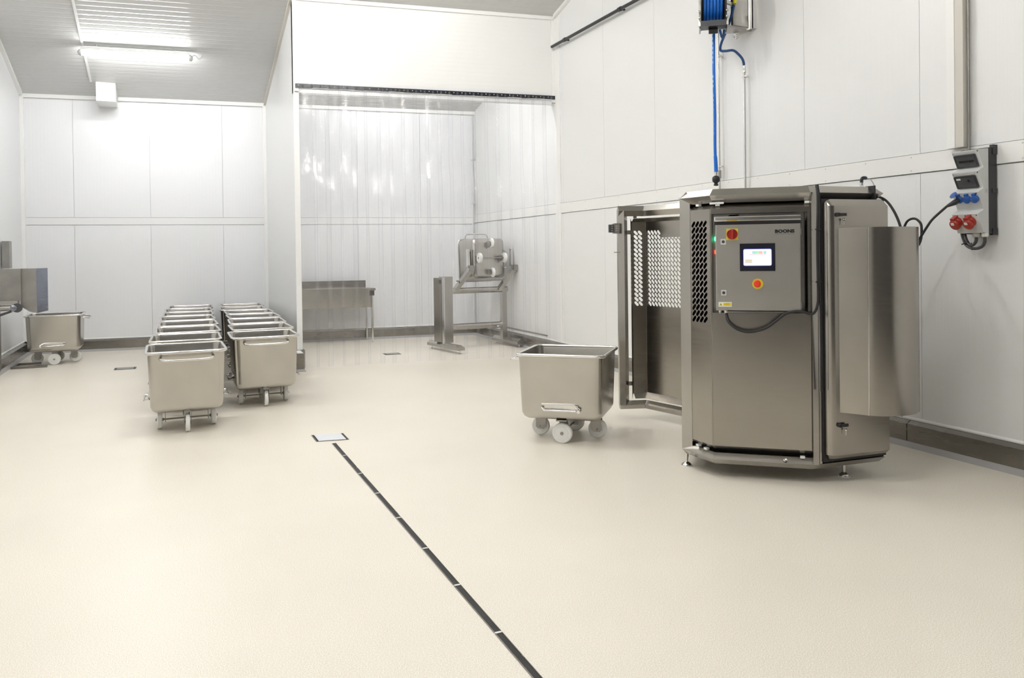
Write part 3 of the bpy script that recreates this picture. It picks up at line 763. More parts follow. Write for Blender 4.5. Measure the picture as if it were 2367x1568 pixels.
# air fitting on the top
m = MB(); m.lathe((4.180, 3.79, 1.865), (0, 0, 1), [(0, .016), (.018, .016), (.018, .012), (.062, .012), (.062, .009), (.07, .009)], 14); fit = mp(m, 'air_fitting', 'bright', None, 40)
m = MB(); m.tube(bez([(4.180, 3.79, 1.93), (4.182, 3.79, 1.952), (4.195, 3.79, 1.963), (4.215, 3.79, 1.963)], 4), .011, 10); mp(m, 'elbow', 'navy', fit, 50)
m = MB(); m.tube([(4.215, 3.79, 1.963), (4.222, 3.79, 1.963)], .010, 10); mp(m, 'collar', 'blue', fit, 50)
m = MB(); m.tube([(4.165, 3.775, 1.905), (4.135, 3.76, 1.882)], .010, 10); mp(m, 'branch', 'bright', fit, 50)
m = MB(); m.tube(bez([(4.22, 3.79, 1.962), (4.26, 3.79, 1.955), (4.30, 3.80, 1.925), (4.33, 3.81, 1.885), (4.335, 3.82, 1.86)], 5), .003, 6); mp(m, 'air_line', 'whitep', fit, 50)
m = MB(); m.tube(bez([(3.95, 4.05, 1.86), (4.05, 4.05, 1.892), (4.20, 4.05, 1.893), (4.38, 4.04, 1.885), (4.52, 4.0, 1.865), (4.60, 3.968, 1.835), (4.61, 3.90, 1.745), (4.60, 3.84, 1.625), (4.56, 3.80, 1.50)], 6), .009, 8); mp(m, 'cable', 'black', None, 60)
m = MB(); m.fbox(FC, (.452, -.075, 1.80), (.460, .006, 1.905)); mp(m, 'strap', 'black')
# --- the open rear door
P0, P1 = Vector((3.642, 5.971)), Vector((3.866, 5.900)); dP = Vector((.205, -.978)).normalized(); P3 = P1+dP*.92
opoly0 = [tuple(P3), tuple(P1), tuple(P0)]
opoly = [tuple(q) for q in offs(opoly0, .055)]
od = MB(); sweep(od, opoly, TOPB); sweep(od, opoly, BOTB)
d0 = (Vector(opoly[1])-Vector(opoly[2])).normalized()
# post at the free end (inside faces the viewer)
n0 = Vector((-d0.y, d0.x)); q0 = Vector(opoly[2])
pts = [q0, q0+d0*.080-n0*.020, q0+d0*.084-n0*.045, q0+d0*.045-n0*.088, q0-d0*.004-n0*.060]
od.prism([(q.x, q.y) for q in pts], .125, 1.857)
q3 = Vector(opoly[0]); d3 = (Vector(opoly[1])-q3).normalized(); n3 = Vector((d3.y, -d3.x))
pts = [q3, q3+d3*.07-n3*.02, q3+d3*.05-n3*.085, q3-n3*.06]; od.prism([(q.x, q.y) for q in pts], .125, 1.857)
open_door = mp(od, 'door_frame', 'steelh')
# its sheet: bend at P1
off = offs(opoly, -.006)
o0, o1, o3 = Vector(off[2]), Vector(off[1]), Vector(off[0])
def mkF(p, q):
    d = (q-p).normalized(); u_ = Vector((d.x, d.y, 0)); n_2 = Vector((-d.y, d.x, 0)); p3 = Vector((p.x, p.y, 0))   # n_2 = away from the viewer
    return lambda s, o, z: p3+u_*s+n_2*o+Vector((0, 0, z))
F1 = mkF(o0, o1); F2 = mkF(o1, o3); L1 = (o1-o0).length; L2 = (o3-o1).length
holes = [obround(.172+c*.0385, 1.660-r*.0397, .050, .0225, 132, 4) for c in range(2) for r in range(17)]
sheet(F1, 0, [(.135, .225), (L1-.001, .225), (L1-.001, 1.760), (.135, 1.760)], holes, .003, 'slotted_panel', 'steel', open_door)
holes = []
for c in range(19):
    for r in range(17):
        h_ = obround(.045+c*.0385, 1.660-r*.0397, .050, .0225, 132, 4)
        if c >= 4 and r == 0: continue
        if c >= 4 and r == 1: h_ = clip_poly_top(h_, 1.614)
        if c*.04+.045 > L2-.13: continue
        holes.append(h_)
sheet(F2, 0, [(.001, .225), (L2-.10, .225), (L2-.10, 1.760), (.001, 1.760)], holes, .003, 'slotted_panel', 'steel', open_door)
m = MB(); pz = [tuple(F2(L2-.10, 0, 0).to_2d()), tuple(o1), tuple(F1(.135, 0, 0).to_2d())]
sweep(m, pz, [(-.002, .222), (-.062, .182), (-.065, .184), (-.002, .226)])
sweep(m, pz, [(-.002, 1.761), (-.002, 1.757), (-.065, 1.786), (-.062, 1.790)])
F1b = F1
m.add([F1(*p) for p in [(.135, 0, .225), (.108, -.06, .184), (.108, -.06, 1.785), (.135, 0, 1.760), (.138, .0, .225), (.111, -.06, .184), (.111, -.06, 1.785), (.138, 0, 1.760)]], [(0,1,2,3), (7,6,5,4), (0,4,5,1), (3,2,6,7)])
mp(m, 'folded_edge', 'steelh', open_door)
for z_ in (1.665, .315, .55):
    if z_ > 1 or z_ < .4: mp(MB().fbox(F1, (.075, -.045, z_-.018), (.112, -.03, z_+.018)), 'spacer', 'steelh', open_door)
for s_ in (.14,): mp(MB().fbox(F1, (s_, -.045, 1.792), (s_+.03, -.03, 1.815)), 'spacer', 'steelh', open_door)
m = MB(); pq_ = Vector((P0.x, P0.y, 0))
def FO(s, o, z): return pq_+Vector((d0.x, d0.y, 0))*s+Vector((-d0.y, d0.x, 0))*o+Vector((0, 0, z))
m.fbox(FO, (-.045, -.05, 1.655), (.0, .03, 1.745)); lat = mp(m, 'latch', 'galv', open_door)
mp(MB().fbox(FO, (-.090, -.03, 1.665), (-.045, .0, 1.735)), 'latch_plate', 'dgrey', lat)
m = MB()
for zz in (1.68, 1.70, 1.72): m.lathe(FO(-.03, -.05, zz), -Vector((-d0.y, d0.x, 0)), [(0, .008), (.008, .007)], 8); m.lathe(FO(-.065, -.03, zz), -Vector((-d0.y, d0.x, 0)), [(0, .006), (.006, .005)], 8)
mp(m, 'latch_screw', 'bright', lat)
m = MB(); m.tube([FO(-.045, -.01, 1.488), FO(.02, -.01, 1.488)], .004, 6); mp(m, 'stop_pin', 'bright', open_door)
# ================================================================== DISTRIBUTION BOX on the right wall
db = thing('distribution_box', 'grey wall-mounted power distribution box with blue and red sockets', 'power box', (XW-.012, 3.61, 1.9))
def dp(mb, name, mat, parent=None, smooth=None): return wpart(db, mb, name, mat, parent, smooth)
Ya, Yb_ = 3.515, 3.705
m = MB(); m.box((5.036, Ya, 1.585), (XW-.012, Yb_+.01, 2.165)); dp(m, 'base', 'blackp')
m = MB(); m.box((5.075, Ya-.006, 2.12), (XW-.012, Ya+.02, 2.185)); m.box((5.07, Ya-.006, 1.575), (XW-.012, Ya+.02, 1.62)); m.box((5.07, Ya-.005, 1.86), (XW-.012, Ya+.01, 1.89)); dp(m, 'base_lug', 'blackp')
tiers = [(2.148, 2.005), (2.005, 1.865), (1.865, 1.72), (1.72, 1.588)]
m = MB(); prof = [(5.036, 2.160), (4.945, 2.150)]
for zt, zb in tiers[:3]:
    prof += [(4.930, zt-.002), (4.985, zb+.034), (4.985, zb+.026)]
prof += [(4.930, 1.718), (4.985, 1.592), (5.036, 1.590)]
m.loft([[(x, y, z) for x, z in prof] for y in (Ya+.001, Yb_)]); cover = dp(m, 'cover', 'lgrey')
def FT(zt, zb):
    """frame on a sloping tier: s along the wall from the far edge towards the viewer, t down the slope, n outward"""
    a = Vector((4.930, Yb_, zt-.002)); d = Vector((4.985, Yb_, zb+.034))-a; Lt = d.length; d.normalize()
    s_ = Vector((0, -1, 0)); n_3 = s_.cross(d); n_3 = n_3 if n_3.x < 0 else -n_3
    return (lambda s, o, t: a+s_*s+d*t+n_3*o), Lt, n_3
for i in range(2):
    F, Lt, nn = FT(*tiers[i])
    dp(MB().fbox(F, (.004, .0, .004), (.160, .0035, .020)), 'name_strip', 'greyp', cover)
    win = dp(MB().loft([[F(s, o, t) for s, t in rrect(.158, Lt-.026, .008, 3, .086, (Lt+.018)/2+.004)] for o in (.0, .009)]), 'window', 'window', cover)
    dp(MB().loft([[F(s, o, t) for s, t in rrect(.128, Lt-.052, .005, 3, .088, (Lt+.018)/2+.004)] for o in (.009, .0095)]), 'window_inset', 'dgrey', win)
    if i == 0:
        m = MB()
        for k in range(9): m.fbox(F, (.036+k*.0125, .0095, .066), (.044+k*.0125, .012, .080))
        dp(m, 'breaker_row', 'ink', win)
    else:
        dp(MB().fbox(F, (.025, .0095, .040), (.055, .0105, .052)), 'tag', 'whitep', win)
        dp(MB().fbox(F, (.103, .0095, .052), (.116, .013, .068)), 'breaker', 'ink', win)
for zt, zb in tiers[1:]:
    pass
for (z_, ylist) in ((2.146, (3.695, 3.52)), (2.003, (3.695, 3.52)), (1.862, (3.695, 3.61, 3.53)), (1.716, (3.61, 3.53))):
    for yy in ylist: dp(MB().lathe((4.9325, yy, z_-.008), (-1, 0, -.3), [(0, .0045), (.002, .004)], 8), 'screw', 'blackp', cover)
# sockets
F, Lt, nn = FT(*tiers[2])
for k, s_ in enumerate((.042, .098, .165)):
    s_ = (.045, .105, .160)[k]
    m = MB(); c = F(s_, 0, .045); m.lathe(c, nn, [(0, .025), (.012, .025), (.015, .022), (.018, .021)], 22)
    so = dp(m, 'socket', 'blue', cover, 40)
    dp(MB().fbox(F, (s_-.011, .0, .006), (s_+.011, .018, .030)), 'socket_hinge', 'blue', so)
    if k: dp(MB().lathe(F(s_, .018, .045), nn, [(0, .026), (.005, .026), (.007, .022)], 22), 'socket_lid', 'blue', so, 40)
    else:
        lidc = F(s_+.0, .018, .012); ln = Vector((-.75, .2, .62)).normalized()
        dp(MB().lathe(lidc+Vector((-.022, .008, .006)), ln, [(0, .026), (.005, .026), (.007, .022)], 22), 'socket_lid', 'blue', so, 40)
pc = F(.045, .018, .047)
F, Lt, nn = FT(*tiers[3])
for s_ in (.028, .125):
    c = F(s_, -.005, .052); m = MB(); m.lathe(c, nn, [(0, .036), (.028, .036), (.034, .032), (.036, .020)], 24); so = dp(m, 'red_socket', 'red', cover, 40)
    lid = MB(); lid.lathe(F(s_, .034, .056), (nn+Vector((0, .12, -.05))).normalized(), [(0, .037), (.014, .037), (.019, .033), (.020, .01)], 24)
    dp(lid, 'socket_lid', 'red', so, 40)
    dp(MB().fbox(F, (s_-.014, .0, .004), (s_+.014, .052, .024)), 'socket_hinge', 'red', so)
    dp(MB().fbox(F, (s_-.016, .052, .034), (s_+.006, .0575, .052)), 'rating_label', 'whitep', so)
dp(MB().box((5.0, Ya-.002, 1.86), (5.02, Ya+.002, 1.885)), 'side_latch', 'greyp', cover)
# cables under the box
for y_, x_ in ((3.594, 5.02), (3.532, 5.02)):
    dp(MB().lathe((x_, y_, 1.590), (0, 0, -1), [(0, .022), (.022, .021), (.028, .014)], 14), 'cable_gland', 'whitep' if y_ < 3.56 else 'beige', cover, 40)
c1 = bez([(5.02, 3.594, 1.57), (5.02, 3.597, 1.535), (5.03, 3.625, 1.510), (5.04, 3.66, 1.515), (5.05, 3.69, 1.55), (5.06, 3.71, 1.60)], 6)
c2 = bez([(5.02, 3.532, 1.57), (5.02, 3.535, 1.525), (5.03, 3.565, 1.495), (5.04, 3.625, 1.485), (5.05, 3.685, 1.505), (5.06, 3.72, 1.56), (5.06, 3.73, 1.60)], 6)
for c in (c1, c2): dp(MB().tube(c, .0105, 8), 'cable', 'dgrey', None, 60)
for p, q in (((5.035, 3.635, 1.475), (5.035, 3.640, 1.525)), ((5.035, 3.665, 1.53), (5.04, 3.715, 1.515))): dp(MB().tube([p, q], .004, 6), 'cable_tie', 'black')
# plug and its lead
pg = thing('power_plug', 'black plug and lead in the leftmost blue socket, running to the machine', 'plug', tuple(pc))
def pgp(mb, name, mat, smooth=60): return wpart(pg, mb, name, mat, None, smooth)
q1 = pc+Vector((-.055, .045, -.035))
pgp(MB().tube([pc+Vector((0, 0, .003)), pc+Vector((-.025, .012, -.012)), q1], [.017, .019, .009], 14), 'plug_body', 'blackp')
pgp(MB().tube(bez([tuple(q1), (4.82, 3.765, 1.695), (4.80, 3.80, 1.635), (4.79, 3.84, 1.57), (4.76, 3.88, 1.50), (4.65, 3.9, 1.46), (4.50, 3.86, 1.45)], 6), .0085, 8), 'lead', 'black')
pgp(MB().tube(bez([(4.66, 3.88, 1.42), (4.78, 3.845, 1.52), (4.80, 3.840, 1.64), (4.80, 3.868, 1.688), (4.80, 3.909, 1.702), (4.80, 3.955, 1.684), (4.80, 3.985, 1.63), (4.78, 3.99, 1.55), (4.65, 3.95, 1.45)], 6), .0085, 8), 'lead', 'black')
# trunking above the box
tk = thing('cable_trunking', 'vertical cable trunking running up the right wall above the power box', 'trunking', (XW-.01, 3.75, 2.2))
wpart(tk, MB().box((5.06, 3.712, 2.196), (XW-.001, 3.775, 5.6)), 'cover', 'beige')  # beige colour paints the shaded side of the white trunking
wpart(tk, MB().box((5.056, 3.775, 2.196), (XW-.001, 3.835, 5.6)), 'body', 'trim')
wpart(tk, MB().tube([(5.10, 3.700, 2.17), (5.10, 3.700, 5.5)], .007, 8), 'cable', 'galv')
# ================================================================== PIPES, HOSE REEL
bp_ = thing('black_pipe', 'black pipe running up high along the right wall beside the header', 'pipe', (5.06, 9.0, 4.46))
wpart(bp_, MB().tube([(5.062, 10.06, 4.455), (5.062, 3.95, 4.455)], .022, 12), 'pipe', 'blackp', None, 60)
for y in (9.66, 8.2, 6.7): 
    wpart(bp_, MB().tube([(5.062, y+.03, 4.455), (5.062, y-.03, 4.455)], .029, 12), 'clamp', 'blackp')
    wpart(bp_, MB().box((5.062, y-.01, 4.445), (XW, y+.01, 4.465)), 'clamp_stem', 'blackp')
def wall_pipe(x, y, z0, z1, label, clamps):
    t = thing('water_pipe', label, 'pipe', (x, y, z0))
    wpart(t, MB().tube([(x, y, z0), (x, y, z1)], .012, 12), 'pipe', 'bright', None, 60)
    for zc in clamps:
        m = MB(); m.tube([(x, y, zc-.012), (x, y, zc+.012)], .020, 12); m.tube([(x, y, zc), (XW, y, zc)], .008, 8); m.tube([(x-.005, y-.02, zc), (x-.005, y-.05, zc-.005)], .011, 8)
        wpart(t, m, 'clamp', 'bright', None, 50)
    return t
t = wall_pipe(5.08, 6.37, 1.2, 4.4, 'thin steel wall pipe directly behind the hanging blue hose', (3.45, 2.34))
wpart(t, MB().tube([(5.08, 6.37, 2.22), (5.08, 6.37, 2.30)], .019, 10), 'coupling', 'galv', None, 50)
t = wall_pipe(5.08, 5.985, 1.0, 3.20, 'thin steel wall pipe topped by the curved dark blue hose', (3.165, 1.6))
wpart(t, MB().lathe((5.08, 5.985, 3.19), (0, 0, 1), [(0, .014), (.02, .019), (.04, .012), (.09, .012)], 12), 'fitting', 'bright', None, 50)
hr = thing('hose_reel', 'wall-mounted hose reel wound with bright blue hose in a black frame', 'hose reel', (4.74, 6.0, 3.86))
def hp(mb, name, mat, parent=None, smooth=None): return wpart(hr, mb, name, mat, parent, smooth)
ax = Vector((math.cos(math.radians(-36)), math.sin(math.radians(-36)), 0)); fwd = Vector((-ax.y, ax.x, 0))*-1; cz = Vector((4.735, 6.02, 3.90))
def FR(a, f, z): return cz+ax*a+fwd*f+Vector((0, 0, z))
R_ = .27
for k in range(6):
    pts = [FR(-.075+k*.030, R_*math.cos(t_*math.pi/18), R_*math.sin(t_*math.pi/18)) for t_ in range(36)]
    hp(MB().tube(pts, .0145, 8, closed=True), 'hose_coil', 'hose', None, 60)
hp(MB().lathe(FR(-.095, 0, 0), ax, [(0, .05), (0, .235), (.19, .235), (.19, .05)], 30), 'drum', 'dark', None, 40)
for sgn in (-1, 1):
    hp(MB().lathe(FR(sgn*.103-.003, 0, 0), ax, [(0, .05), (0, .305), (.006, .305), (.006, .05)], 36), 'flange', 'blackp', None, 40)
    m = MB(); m.fbox(FR, (sgn*.118-.006, .06, -.36), (sgn*.118+.006, .20, .36)); hp(m, 'side_arm', 'galv' if sgn < 0 else 'blackp')
    m = MB(); m.add([FR(*p) for p in [(sgn*.10, .24, -.335), (sgn*.135, .24, -.335), (sgn*.135, .24, -.27), (sgn*.10, .20, -.335), (sgn*.135, .20, -.335), (sgn*.135, .20, -.27)]], [(0,1,2), (5,4,3), (0,3,4,1), (1,4,5,2), (2,5,3,0)])
    hp(m, 'corner_plate', 'bright')
    for zz in (-.20, -.255): hp(MB().lathe(FR(sgn*.125, .22, zz), fwd, [(0, .013), (.012, .012), (.016, .006)], 10), 'bolt', 'bright', None, 40)
hp(MB().fbox(FR, (-.115, .12, -.345), (.115, .26, -.295)), 'roller_box', 'blackp')
hp(MB().lathe(FR(-.04, .17, -.365), ax, [(0, .02), (.0, .030), (.08, .030), (.08, .02)], 14), 'roller', 'black', None, 40)
# swivel bracket to the wall
hp(MB().box((XW-.045, 5.86, 3.60), (XW, 6.14, 4.35)), 'wall_plate', 'bright')
m = MB(); m.loft([[FR(.12, .14, -.33), FR(.12, -.10, -.33), Vector((5.10, 6.06, 3.60)), Vector((5.10, 5.90, 3.58))], [FR(.12, .14, -.31), FR(.12, -.10, -.31), Vector((5.10, 6.06, 3.62)), Vector((5.10, 5.90, 3.60))]]); hp(m, 'swing_arm', 'steelh')
hp(MB().box((4.98, 6.02, 3.66), (5.09, 6.05, 4.3)), 'bracket_web', 'galv')
hp(MB().tube([(5.075, 5.905, 3.58), (5.075, 5.905, 4.4)], .010, 8), 'pivot_rod', 'bright', None, 50)
hp(MB().lathe((5.0, 6.0, 3.56), (0, 0, -1), [(0, .03), (.03, .022), (.04, .01)], 12), 'pivot_nut', 'bright', None, 40)
hp(MB().tube([(4.88, 5.88, 3.80), (4.80, 5.90, 3.82)], .018, 10), 'inlet', 'bright', None, 50)
hp(MB().tube([(4.858, 5.85, 3.80), (4.865, 5.85, 3.84)], .017, 10), 'inlet_tag', 'yellow', None, 50)
hp(MB().tube(bez([(4.855, 5.855, 3.79), (4.875, 5.92, 3.70), (4.90, 6.02, 3.60), (4.94, 6.15, 3.51), (4.96, 6.185, 3.455), (4.975, 6.13, 3.436), (5.0, 6.05, 3.425), (5.035, 6.015, 3.385), (5.065, 5.99, 3.33), (5.08, 5.985, 3.27)], 6), .0125, 10), 'supply_hose', 'hosed', None, 60)
hp(MB().tube(bez([FR(.06, .17, -.36), FR(.075, .16, -.42), FR(.09, .16, -.43), FR(.10, .15, -.36)], 6), .011, 8), 'hose_loop', 'hosed', None, 60)
hh = cz+fwd*R_+ax*(-.012); X0, Y0_ = hh.x, hh.y
hx, hy = 4.745, 6.015
hp(MB().tube(bez([(hx, hy, 3.90), (hx, hy, 3.6), (hx-.002, hy, 3.2), (hx+.004, hy, 2.8), (hx+.002, hy, 2.5), (hx+.004, hy, 2.38)], 6), .0145, 10), 'hanging_hose', 'hose', None, 60)
m = MB()
for k in range(22):
    z = 3.55-k*.045
    if k in (7, 8, 12): continue
    m.box((hx-.016, hy-.006, z-.014), (hx-.0135, hy+.004, z+.012))
hp(m, 'hose_print', 'print')
hp(MB().tube([(hx+.003, hy, 2.39), (hx+.006, hy, 2.375), (hx+.012, hy, 2.24)], [.018, .017, .019], 12), 'spray_grip', 'hose', None, 60)
hp(MB().tube([(hx+.012, hy, 2.24), (hx+.014, hy, 2.19)], .016, 12), 'nozzle_collar', 'bright', None, 60)
m = MB(); m.lathe((hx+.010, hy, 2.205), (0, 0, -1), [(0, .014), (.012, .032), (.03, .037), (.055, .034), (.07, .018), (.078, .016), (.08, .022), (.095, .022), (.098, .01)], 16); hp(m, 'nozzle_knob', 'black', None, 50)
# ================================================================== STRIP CURTAIN
sc_ = thing('strip_curtain', 'clear plastic strip curtain hanging across the opening under the white header', 'curtain', (3.3, YD(3.3)-.03, 0))
def yk(x): return YD(x)-.022
m = MB(); m.add([(x, yk(x)+d, z) for x in (XP+.02, XW-.01) for d in (-.010, .018) for z in (3.704, 3.758)], [(0,1,3,2), (4,6,7,5), (0,4,5,1), (2,3,7,6), (0,2,6,4), (1,5,7,3)])
rail = wpart(sc_, m, 'rail', 'navy')
m = MB(); x = XP+.06
while x < XW-.04:
    m.lathe((x, yk(x)-.010, 3.735), (0, -1, 0), [(0, .008), (.006, .007), (.008, .003)], 8); x += .115
wpart(sc_, m, 'rail_bolt', 'bright', rail, None, kind='stuff')
m = MB(); x = XP+.10
while x < XW-.06:
    m.box((x, yk(x)-.013, 3.712), (x+.06, yk(x)-.010, 3.745)); x += .115
wpart(sc_, m, 'rail_clip', 'dgrey', rail, None, kind='stuff')
xs_ = []; x = XP+.055
while x < XW-.12: xs_.append(x); x += .170+random.uniform(-.012, .014)
for i, x0 in enumerate(xs_):
    wd = .215; x1 = min(x0+wd, XW-.006); dep = .014 if i % 2 else -.002
    bow = random.uniform(.014, .026)*random.choice((-1, 1, 1)); tw = random.uniform(-.010, .010); sway = random.uniform(-.006, .006)
    zb = .020+random.uniform(-.006, .012); zt = 3.704; ph = random.uniform(0, 6); zk = random.uniform(2.35, 2.75); pk_ = random.uniform(.112, .15); hk = random.uniform(.12, .20)
    me = MB(); W_ = x1-x0; ue = .007/W_
    cols = [0, ue]+[ue+(1-2*ue)*j/6 for j in range(1, 6)]+[1-ue, 1]
    vv = []
    zs = [zt, zt-.006, zt-.014, zt-.022, zt-.03, zt-.045, zt-.07]; zz_ = zt-.12
    while zz_ > zb+.08: zs.append(zz_); zz_ -= .06 if 1.9 < zz_ < 3.2 else .15
    zs.append(zb); nz = len(zs)-1
    for z in zs:
        f = (zt-z)/(zt-zb); lean = pk_*hk*.886*(1-math.erf((z-zk)/hk))
        dz_ = min(.03, zt-z)/.03; roll_ = .022*(1-math.sqrt(max(0, 1-(1-dz_)**2)))
        for u_ in cols:
            xx = x0+(x1-x0)*u_+sway*f
            curl = bow*(.35+.65*f)*(1-(2*u_-1)**2)+tw*(u_-.5)*2*f+.003*math.sin(ph+9*z+3*u_)
            vv.append((xx, yk(xx)-.040-dep-curl-lean+roll_, z))
    nc = len(cols); ff = []; mi = []
    for k in range(nz):
        for j in range(nc-1):
            a = k*nc+j; ff.append((a, a+1, a+nc+1, a+nc)); mi.append(1 if j in (0, nc-2) else 0)
    me.add(vv, ff); me.mi = mi
    wpart(sc_, me, 'strip', ['pvc', 'pvce'], None, 180)
for xx in (XP+.01, XW-.06):
    wpart(sc_, MB().tube([(xx, YD(xx)-.02, 3.655), (xx+.05, YD(xx)-.035, 3.65)], .006, 6), 'end_hook', 'galv')
# ================================================================== BAY BEHIND THE CURTAIN
# wash table
tb = thing('wash_table', 'stainless sink table against the back wall, seen through the strip curtain', 'table', (2.4, 13.3, 0))
def tp(mb, name, mat, parent=None, smooth=None): return wpart(tb, mb, name, mat, parent, smooth)
def fy(x): return 13.42+SK*x
def slab(x0, x1, d0, d1, z0, z1):
    return MB().add([(x, fy(x)+d, z) for x in (x0, x1) for d in (d0, d1) for z in (z0, z1)], [(0,1,3,2), (4,6,7,5), (0,4,5,1), (2,3,7,6), (0,2,6,4), (1,5,7,3)])
tp(slab(1.66, 3.16, 0, .50, .885, .925), 'table_top', 'cart')
tp(slab(1.66, 3.09, .02, .46, .60, .885), 'basin', 'cart')
tp(slab(1.66, 3.10, .47, .50, .925, 1.045), 'backsplash', 'steelh')
tp(slab(1.66, 3.06, .38, .41, .185, .215), 'stretcher', 'galv')
for x in (1.70, 3.11):
    for d in (.04, .46): tp(MB().tube([(x, fy(x)+d, 0), (x, fy(x)+d, .89)], .017, 12), 'leg', 'bright', None, 50)
tp(slab(3.06, 3.14, .005, .02, .80, .885), 'leg_socket', 'dgrey')
# cart lifter
lf = thing('cart_lifter', 'stainless column lifter frame holding up a tipped cart behind the curtain', 'lifter', (4.3, 11.5, 0))
def lp(mb, name, mat, parent=None, smooth=None): return wpart(lf, mb, name, mat, parent, smooth)
def beam(m, p, q, w_, z0, z1, zr):
    d = (Vector(q)-Vector(p)).normalized(); n_4 = Vector((d.y, -d.x)); P_, Q_ = Vector(p), Vector(q)
    secs = []
    for e in (P_, Q_):
        secs.append([(e.x+n_4.x*a, e.y+n_4.y*a, z) for a, z in ((-w_/2, z0), (w_/2, z0), (w_/2, z1), (0, zr), (-w_/2, z1))])
    m.loft(secs)
for p, q in (((3.74, 11.85), (3.905, 10.85)), ((4.90, 11.98), (5.00, 11.15))):
    m = MB(); beam(m, p, q, .115, .055, .095, .135); o = lp(m, 'floor_beam', 'steelh')
    for k in (.06, .94):
        c = Vector(p).lerp(Vector(q), k)
        lp(MB().lathe((c.x, c.y, 0), (0, 0, 1), [(0, .028), (.008, .028), (.014, .010), (.06, .010)], 12), 'foot', 'bright', o, 40)
col = [(3.785, 11.37), (3.815, 11.33), (4.00, 11.43), (3.985, 11.60), (3.80, 11.62)]
lp(MB().prism([(3.80, 11.33), (3.985, 11.44), (4.0, 11.66), (3.83, 11.66)], .11, 1.135), 'column', 'steelh')
lp(MB().prism([(3.72, 11.58), (3.782, 11.40), (3.80, 11.41), (3.83, 11.60)], .13, 1.12), 'column_door', 'steel')
lp(MB().prism([(3.785, 11.375), (3.80, 11.325), (3.815, 11.33), (3.80, 11.39)], .11, 1.13), 'edge_strip', 'bright')
lp(MB().box((3.755, 11.405, 1.03), (3.775, 11.45, 1.09)), 'rating_plate', 'dgrey')
lp(MB().prism([(4.885, 11.60), (4.965, 11.60), (4.965, 11.70), (4.885, 11.70)], .09, .90), 'post', 'steelh')
lp(MB().tube([(3.98, 11.62, .335), (4.92, 11.65, .335)], .050, 18), 'cross_tube', 'steelh', None, 50)
lp(MB().tube([(3.98, 11.60, .905), (4.99, 11.65, .905)], .047, 18), 'lift_shaft', 'steelh', None, 50)
for (xa, xb) in ((4.08, 4.335), (4.84, 5.085)):
    m = MB(); m.loft([[(xa-.035, 11.56, .90), (xa+.035, 11.56, .90), (xa+.035, 11.64, .93), (xa-.035, 11.64, .93)], [(xb-.035, 11.52, 1.24), (xb+.03, 11.52, 1.22), (xb+.03, 11.60, 1.27), (xb-.035, 11.60, 1.27)]])
    lp(m, 'lift_arm', 'steelh')
    lp(MB().box((xb-.035, 11.50, 1.21), (xb+.035, 11.62, 1.30)), 'arm_block', 'galv')
    lp(MB().box((xb-.02, 11.64, 1.28), (xb+.012, 11.72, 1.56)), 'guide_plate', 'bright')
lp(MB().tube([(4.10, 11.59, 1.06), (4.95, 11.62, 1.06)], .012, 8), 'cross_bar', 'galv')
tc_ = mkcopy('tipped steel cart held on its side in the lifter, wheels facing the viewer', None, (0, 0, 0), 0)
tc_.rotation_mode = 'QUATERNION'
Rm = Matrix(((0, -1, 0), (0, 0, 1), (-1, 0, 0)))   # local x -> -Z, local y -> -X, local z -> +Y
Rm = Matrix.Rotation(math.radians(4), 3, 'Z') @ Matrix.Rotation(math.radians(-4), 3, 'X') @ Rm
tc_.rotation_quaternion = Rm.to_quaternion(); tc_.location = (4.71, 11.49, 1.425)
# conduit in the corner, low pipe on the kerb
cn = thing('corner_conduit', 'slim white conduit running up the far right corner behind the curtain', 'conduit', (5.06, 13.38, .3))
wpart(cn, MB().tube([(5.07, 13.38, .22), (5.07, 13.38, 4.0)], .011, 8), 'pipe', 'whitep', None, 50)
for z in (3.2, 2.4, 1.6): wpart(cn, MB().box((5.055, 13.37, z-.01), (XW, 13.40, z+.01)), 'clip', 'greyp')
lpz = tag(MB().tube([(5.07, 11.9, .26), (5.07, 10.35, .26)], .013, 8).build('low_pipe', 'galv', None, 50), 'short grey pipe lying low along the right wall behind the curtain', 'pipe')
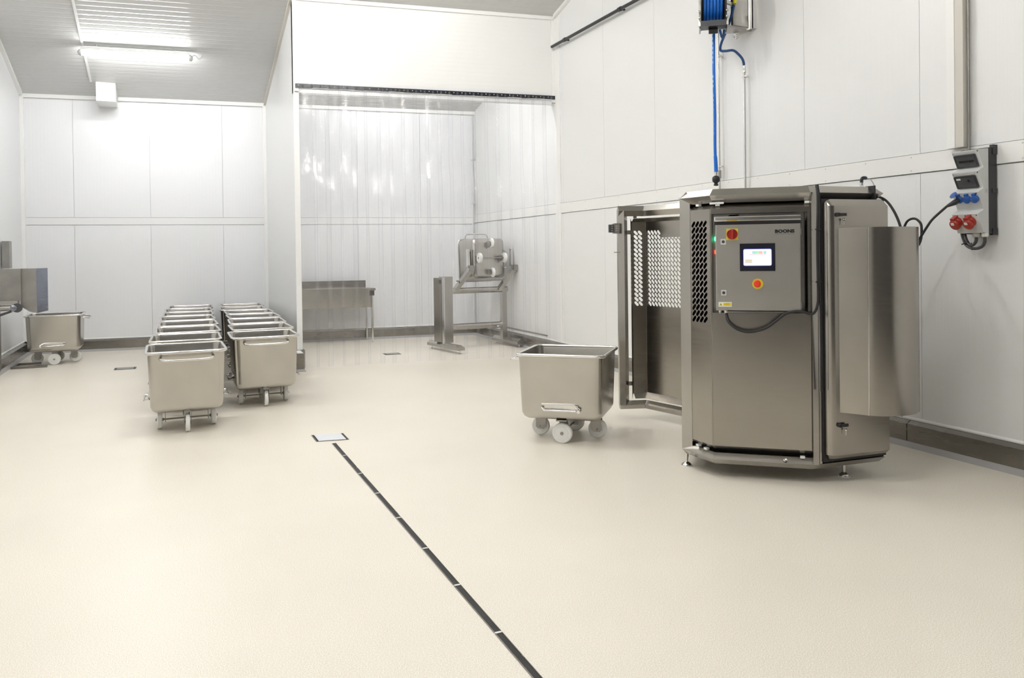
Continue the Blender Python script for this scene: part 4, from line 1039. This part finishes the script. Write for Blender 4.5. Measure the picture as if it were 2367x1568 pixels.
# ================================================================== LEFT EDGE
hpw = thing('steel_hopper', 'weathered steel hopper chute at the left edge, above the lone cart', 'hopper', (-1.85, 12.0, .8))
def op(mb, name, mat, parent=None, smooth=None): return wpart(hpw, mb, name, mat, parent, smooth)
op(MB().box((-2.12, 11.96, .95), (-1.825, 12.0, 1.37)), 'front_plate', 'galv')
m = MB(); m.add([(-1.835, 12.0, 1.37), (-1.655, 12.0, 1.37), (-1.655, 12.0, .775), (-1.74, 12.0, .80), (-1.835, 12.0, .87), (-1.835, 12.02, 1.37), (-1.655, 12.02, 1.37), (-1.655, 12.02, .775), (-1.74, 12.02, .80), (-1.835, 12.02, .87)],
      [(0,4,3,2,1), (5,6,7,8,9), (0,1,6,5), (1,2,7,6), (2,3,8,7), (3,4,9,8), (4,0,5,9)])
op(m, 'chute_side', 'galv')
m = MB(); m.loft([[(-1.655, 12.0, .775), (-1.650, 12.0, .775), (-1.555, 12.25, .79), (-1.56, 12.25, .79)], [(-1.655, 12.0, 1.37), (-1.650, 12.0, 1.37), (-1.555, 12.25, 1.37), (-1.56, 12.25, 1.37)]]); op(m, 'chute_lip', 'bluish')
op(MB().box((-2.12, 12.02, .90), (-1.86, 12.24, 1.35)), 'hopper_body', 'galv')
op(MB().box((-2.12, 11.88, .90), (-1.86, 11.955, .955)), 'bracket_bar', 'cart')
op(MB().tube([(-2.12, 11.90, .86), (-1.93, 11.90, .86)], .035, 12), 'drive_shaft', 'cart', None, 50)
op(MB().lathe((-1.905, 11.885, .86), (.3, -1, 0), [(0, .036), (.05, .036), (.055, .02)], 20), 'motor_cap', 'bluish', None, 40)
op(MB().lathe((-1.865, 11.90, .86), (.3, -1, 0), [(0, .06), (.03, .06)], 20), 'bearing', 'dgrey', None, 40)
m = MB(); m.loft([[(-2.14, 11.9, .72), (-1.93, 11.9, .80), (-1.93, 12.0, .80), (-2.14, 12.0, .72)], [(-2.14, 11.9, .76), (-1.93, 11.9, .83), (-1.93, 12.0, .83), (-2.14, 12.0, .76)]]); op(m, 'underframe', 'dgrey')
op(MB().box((-2.14, 11.98, 0), (-2.08, 12.04, .90)), 'leg', 'galv'); op(MB().box((-2.14, 12.10, 0), (-2.09, 12.16, .90)), 'leg', 'galv')
cbn = tag(MB().box((-2.13, 12.55, 1.37), (-2.045, 12.75, 1.745)).build('wall_cabinet', 'galv'), 'small steel cabinet on the left wall above the hopper', 'cabinet')
fr_ = thing('wheel_stop_frame', 'low steel floor frame on the ground under the lone left cart', 'frame', (-1.8, 12.5, 0))
wpart(fr_, MB().box((-2.03, 12.38, .001), (-1.60, 12.46, .03)), 'front_bar', 'kerbm')
wpart(fr_, MB().box((-2.02, 12.47, .001), (-1.99, 12.78, .03)), 'side_bar', 'kerbm')
wpart(fr_, MB().box((-2.0, 12.78, .001), (-1.72, 12.82, .03)), 'rear_bar', 'kerbm')
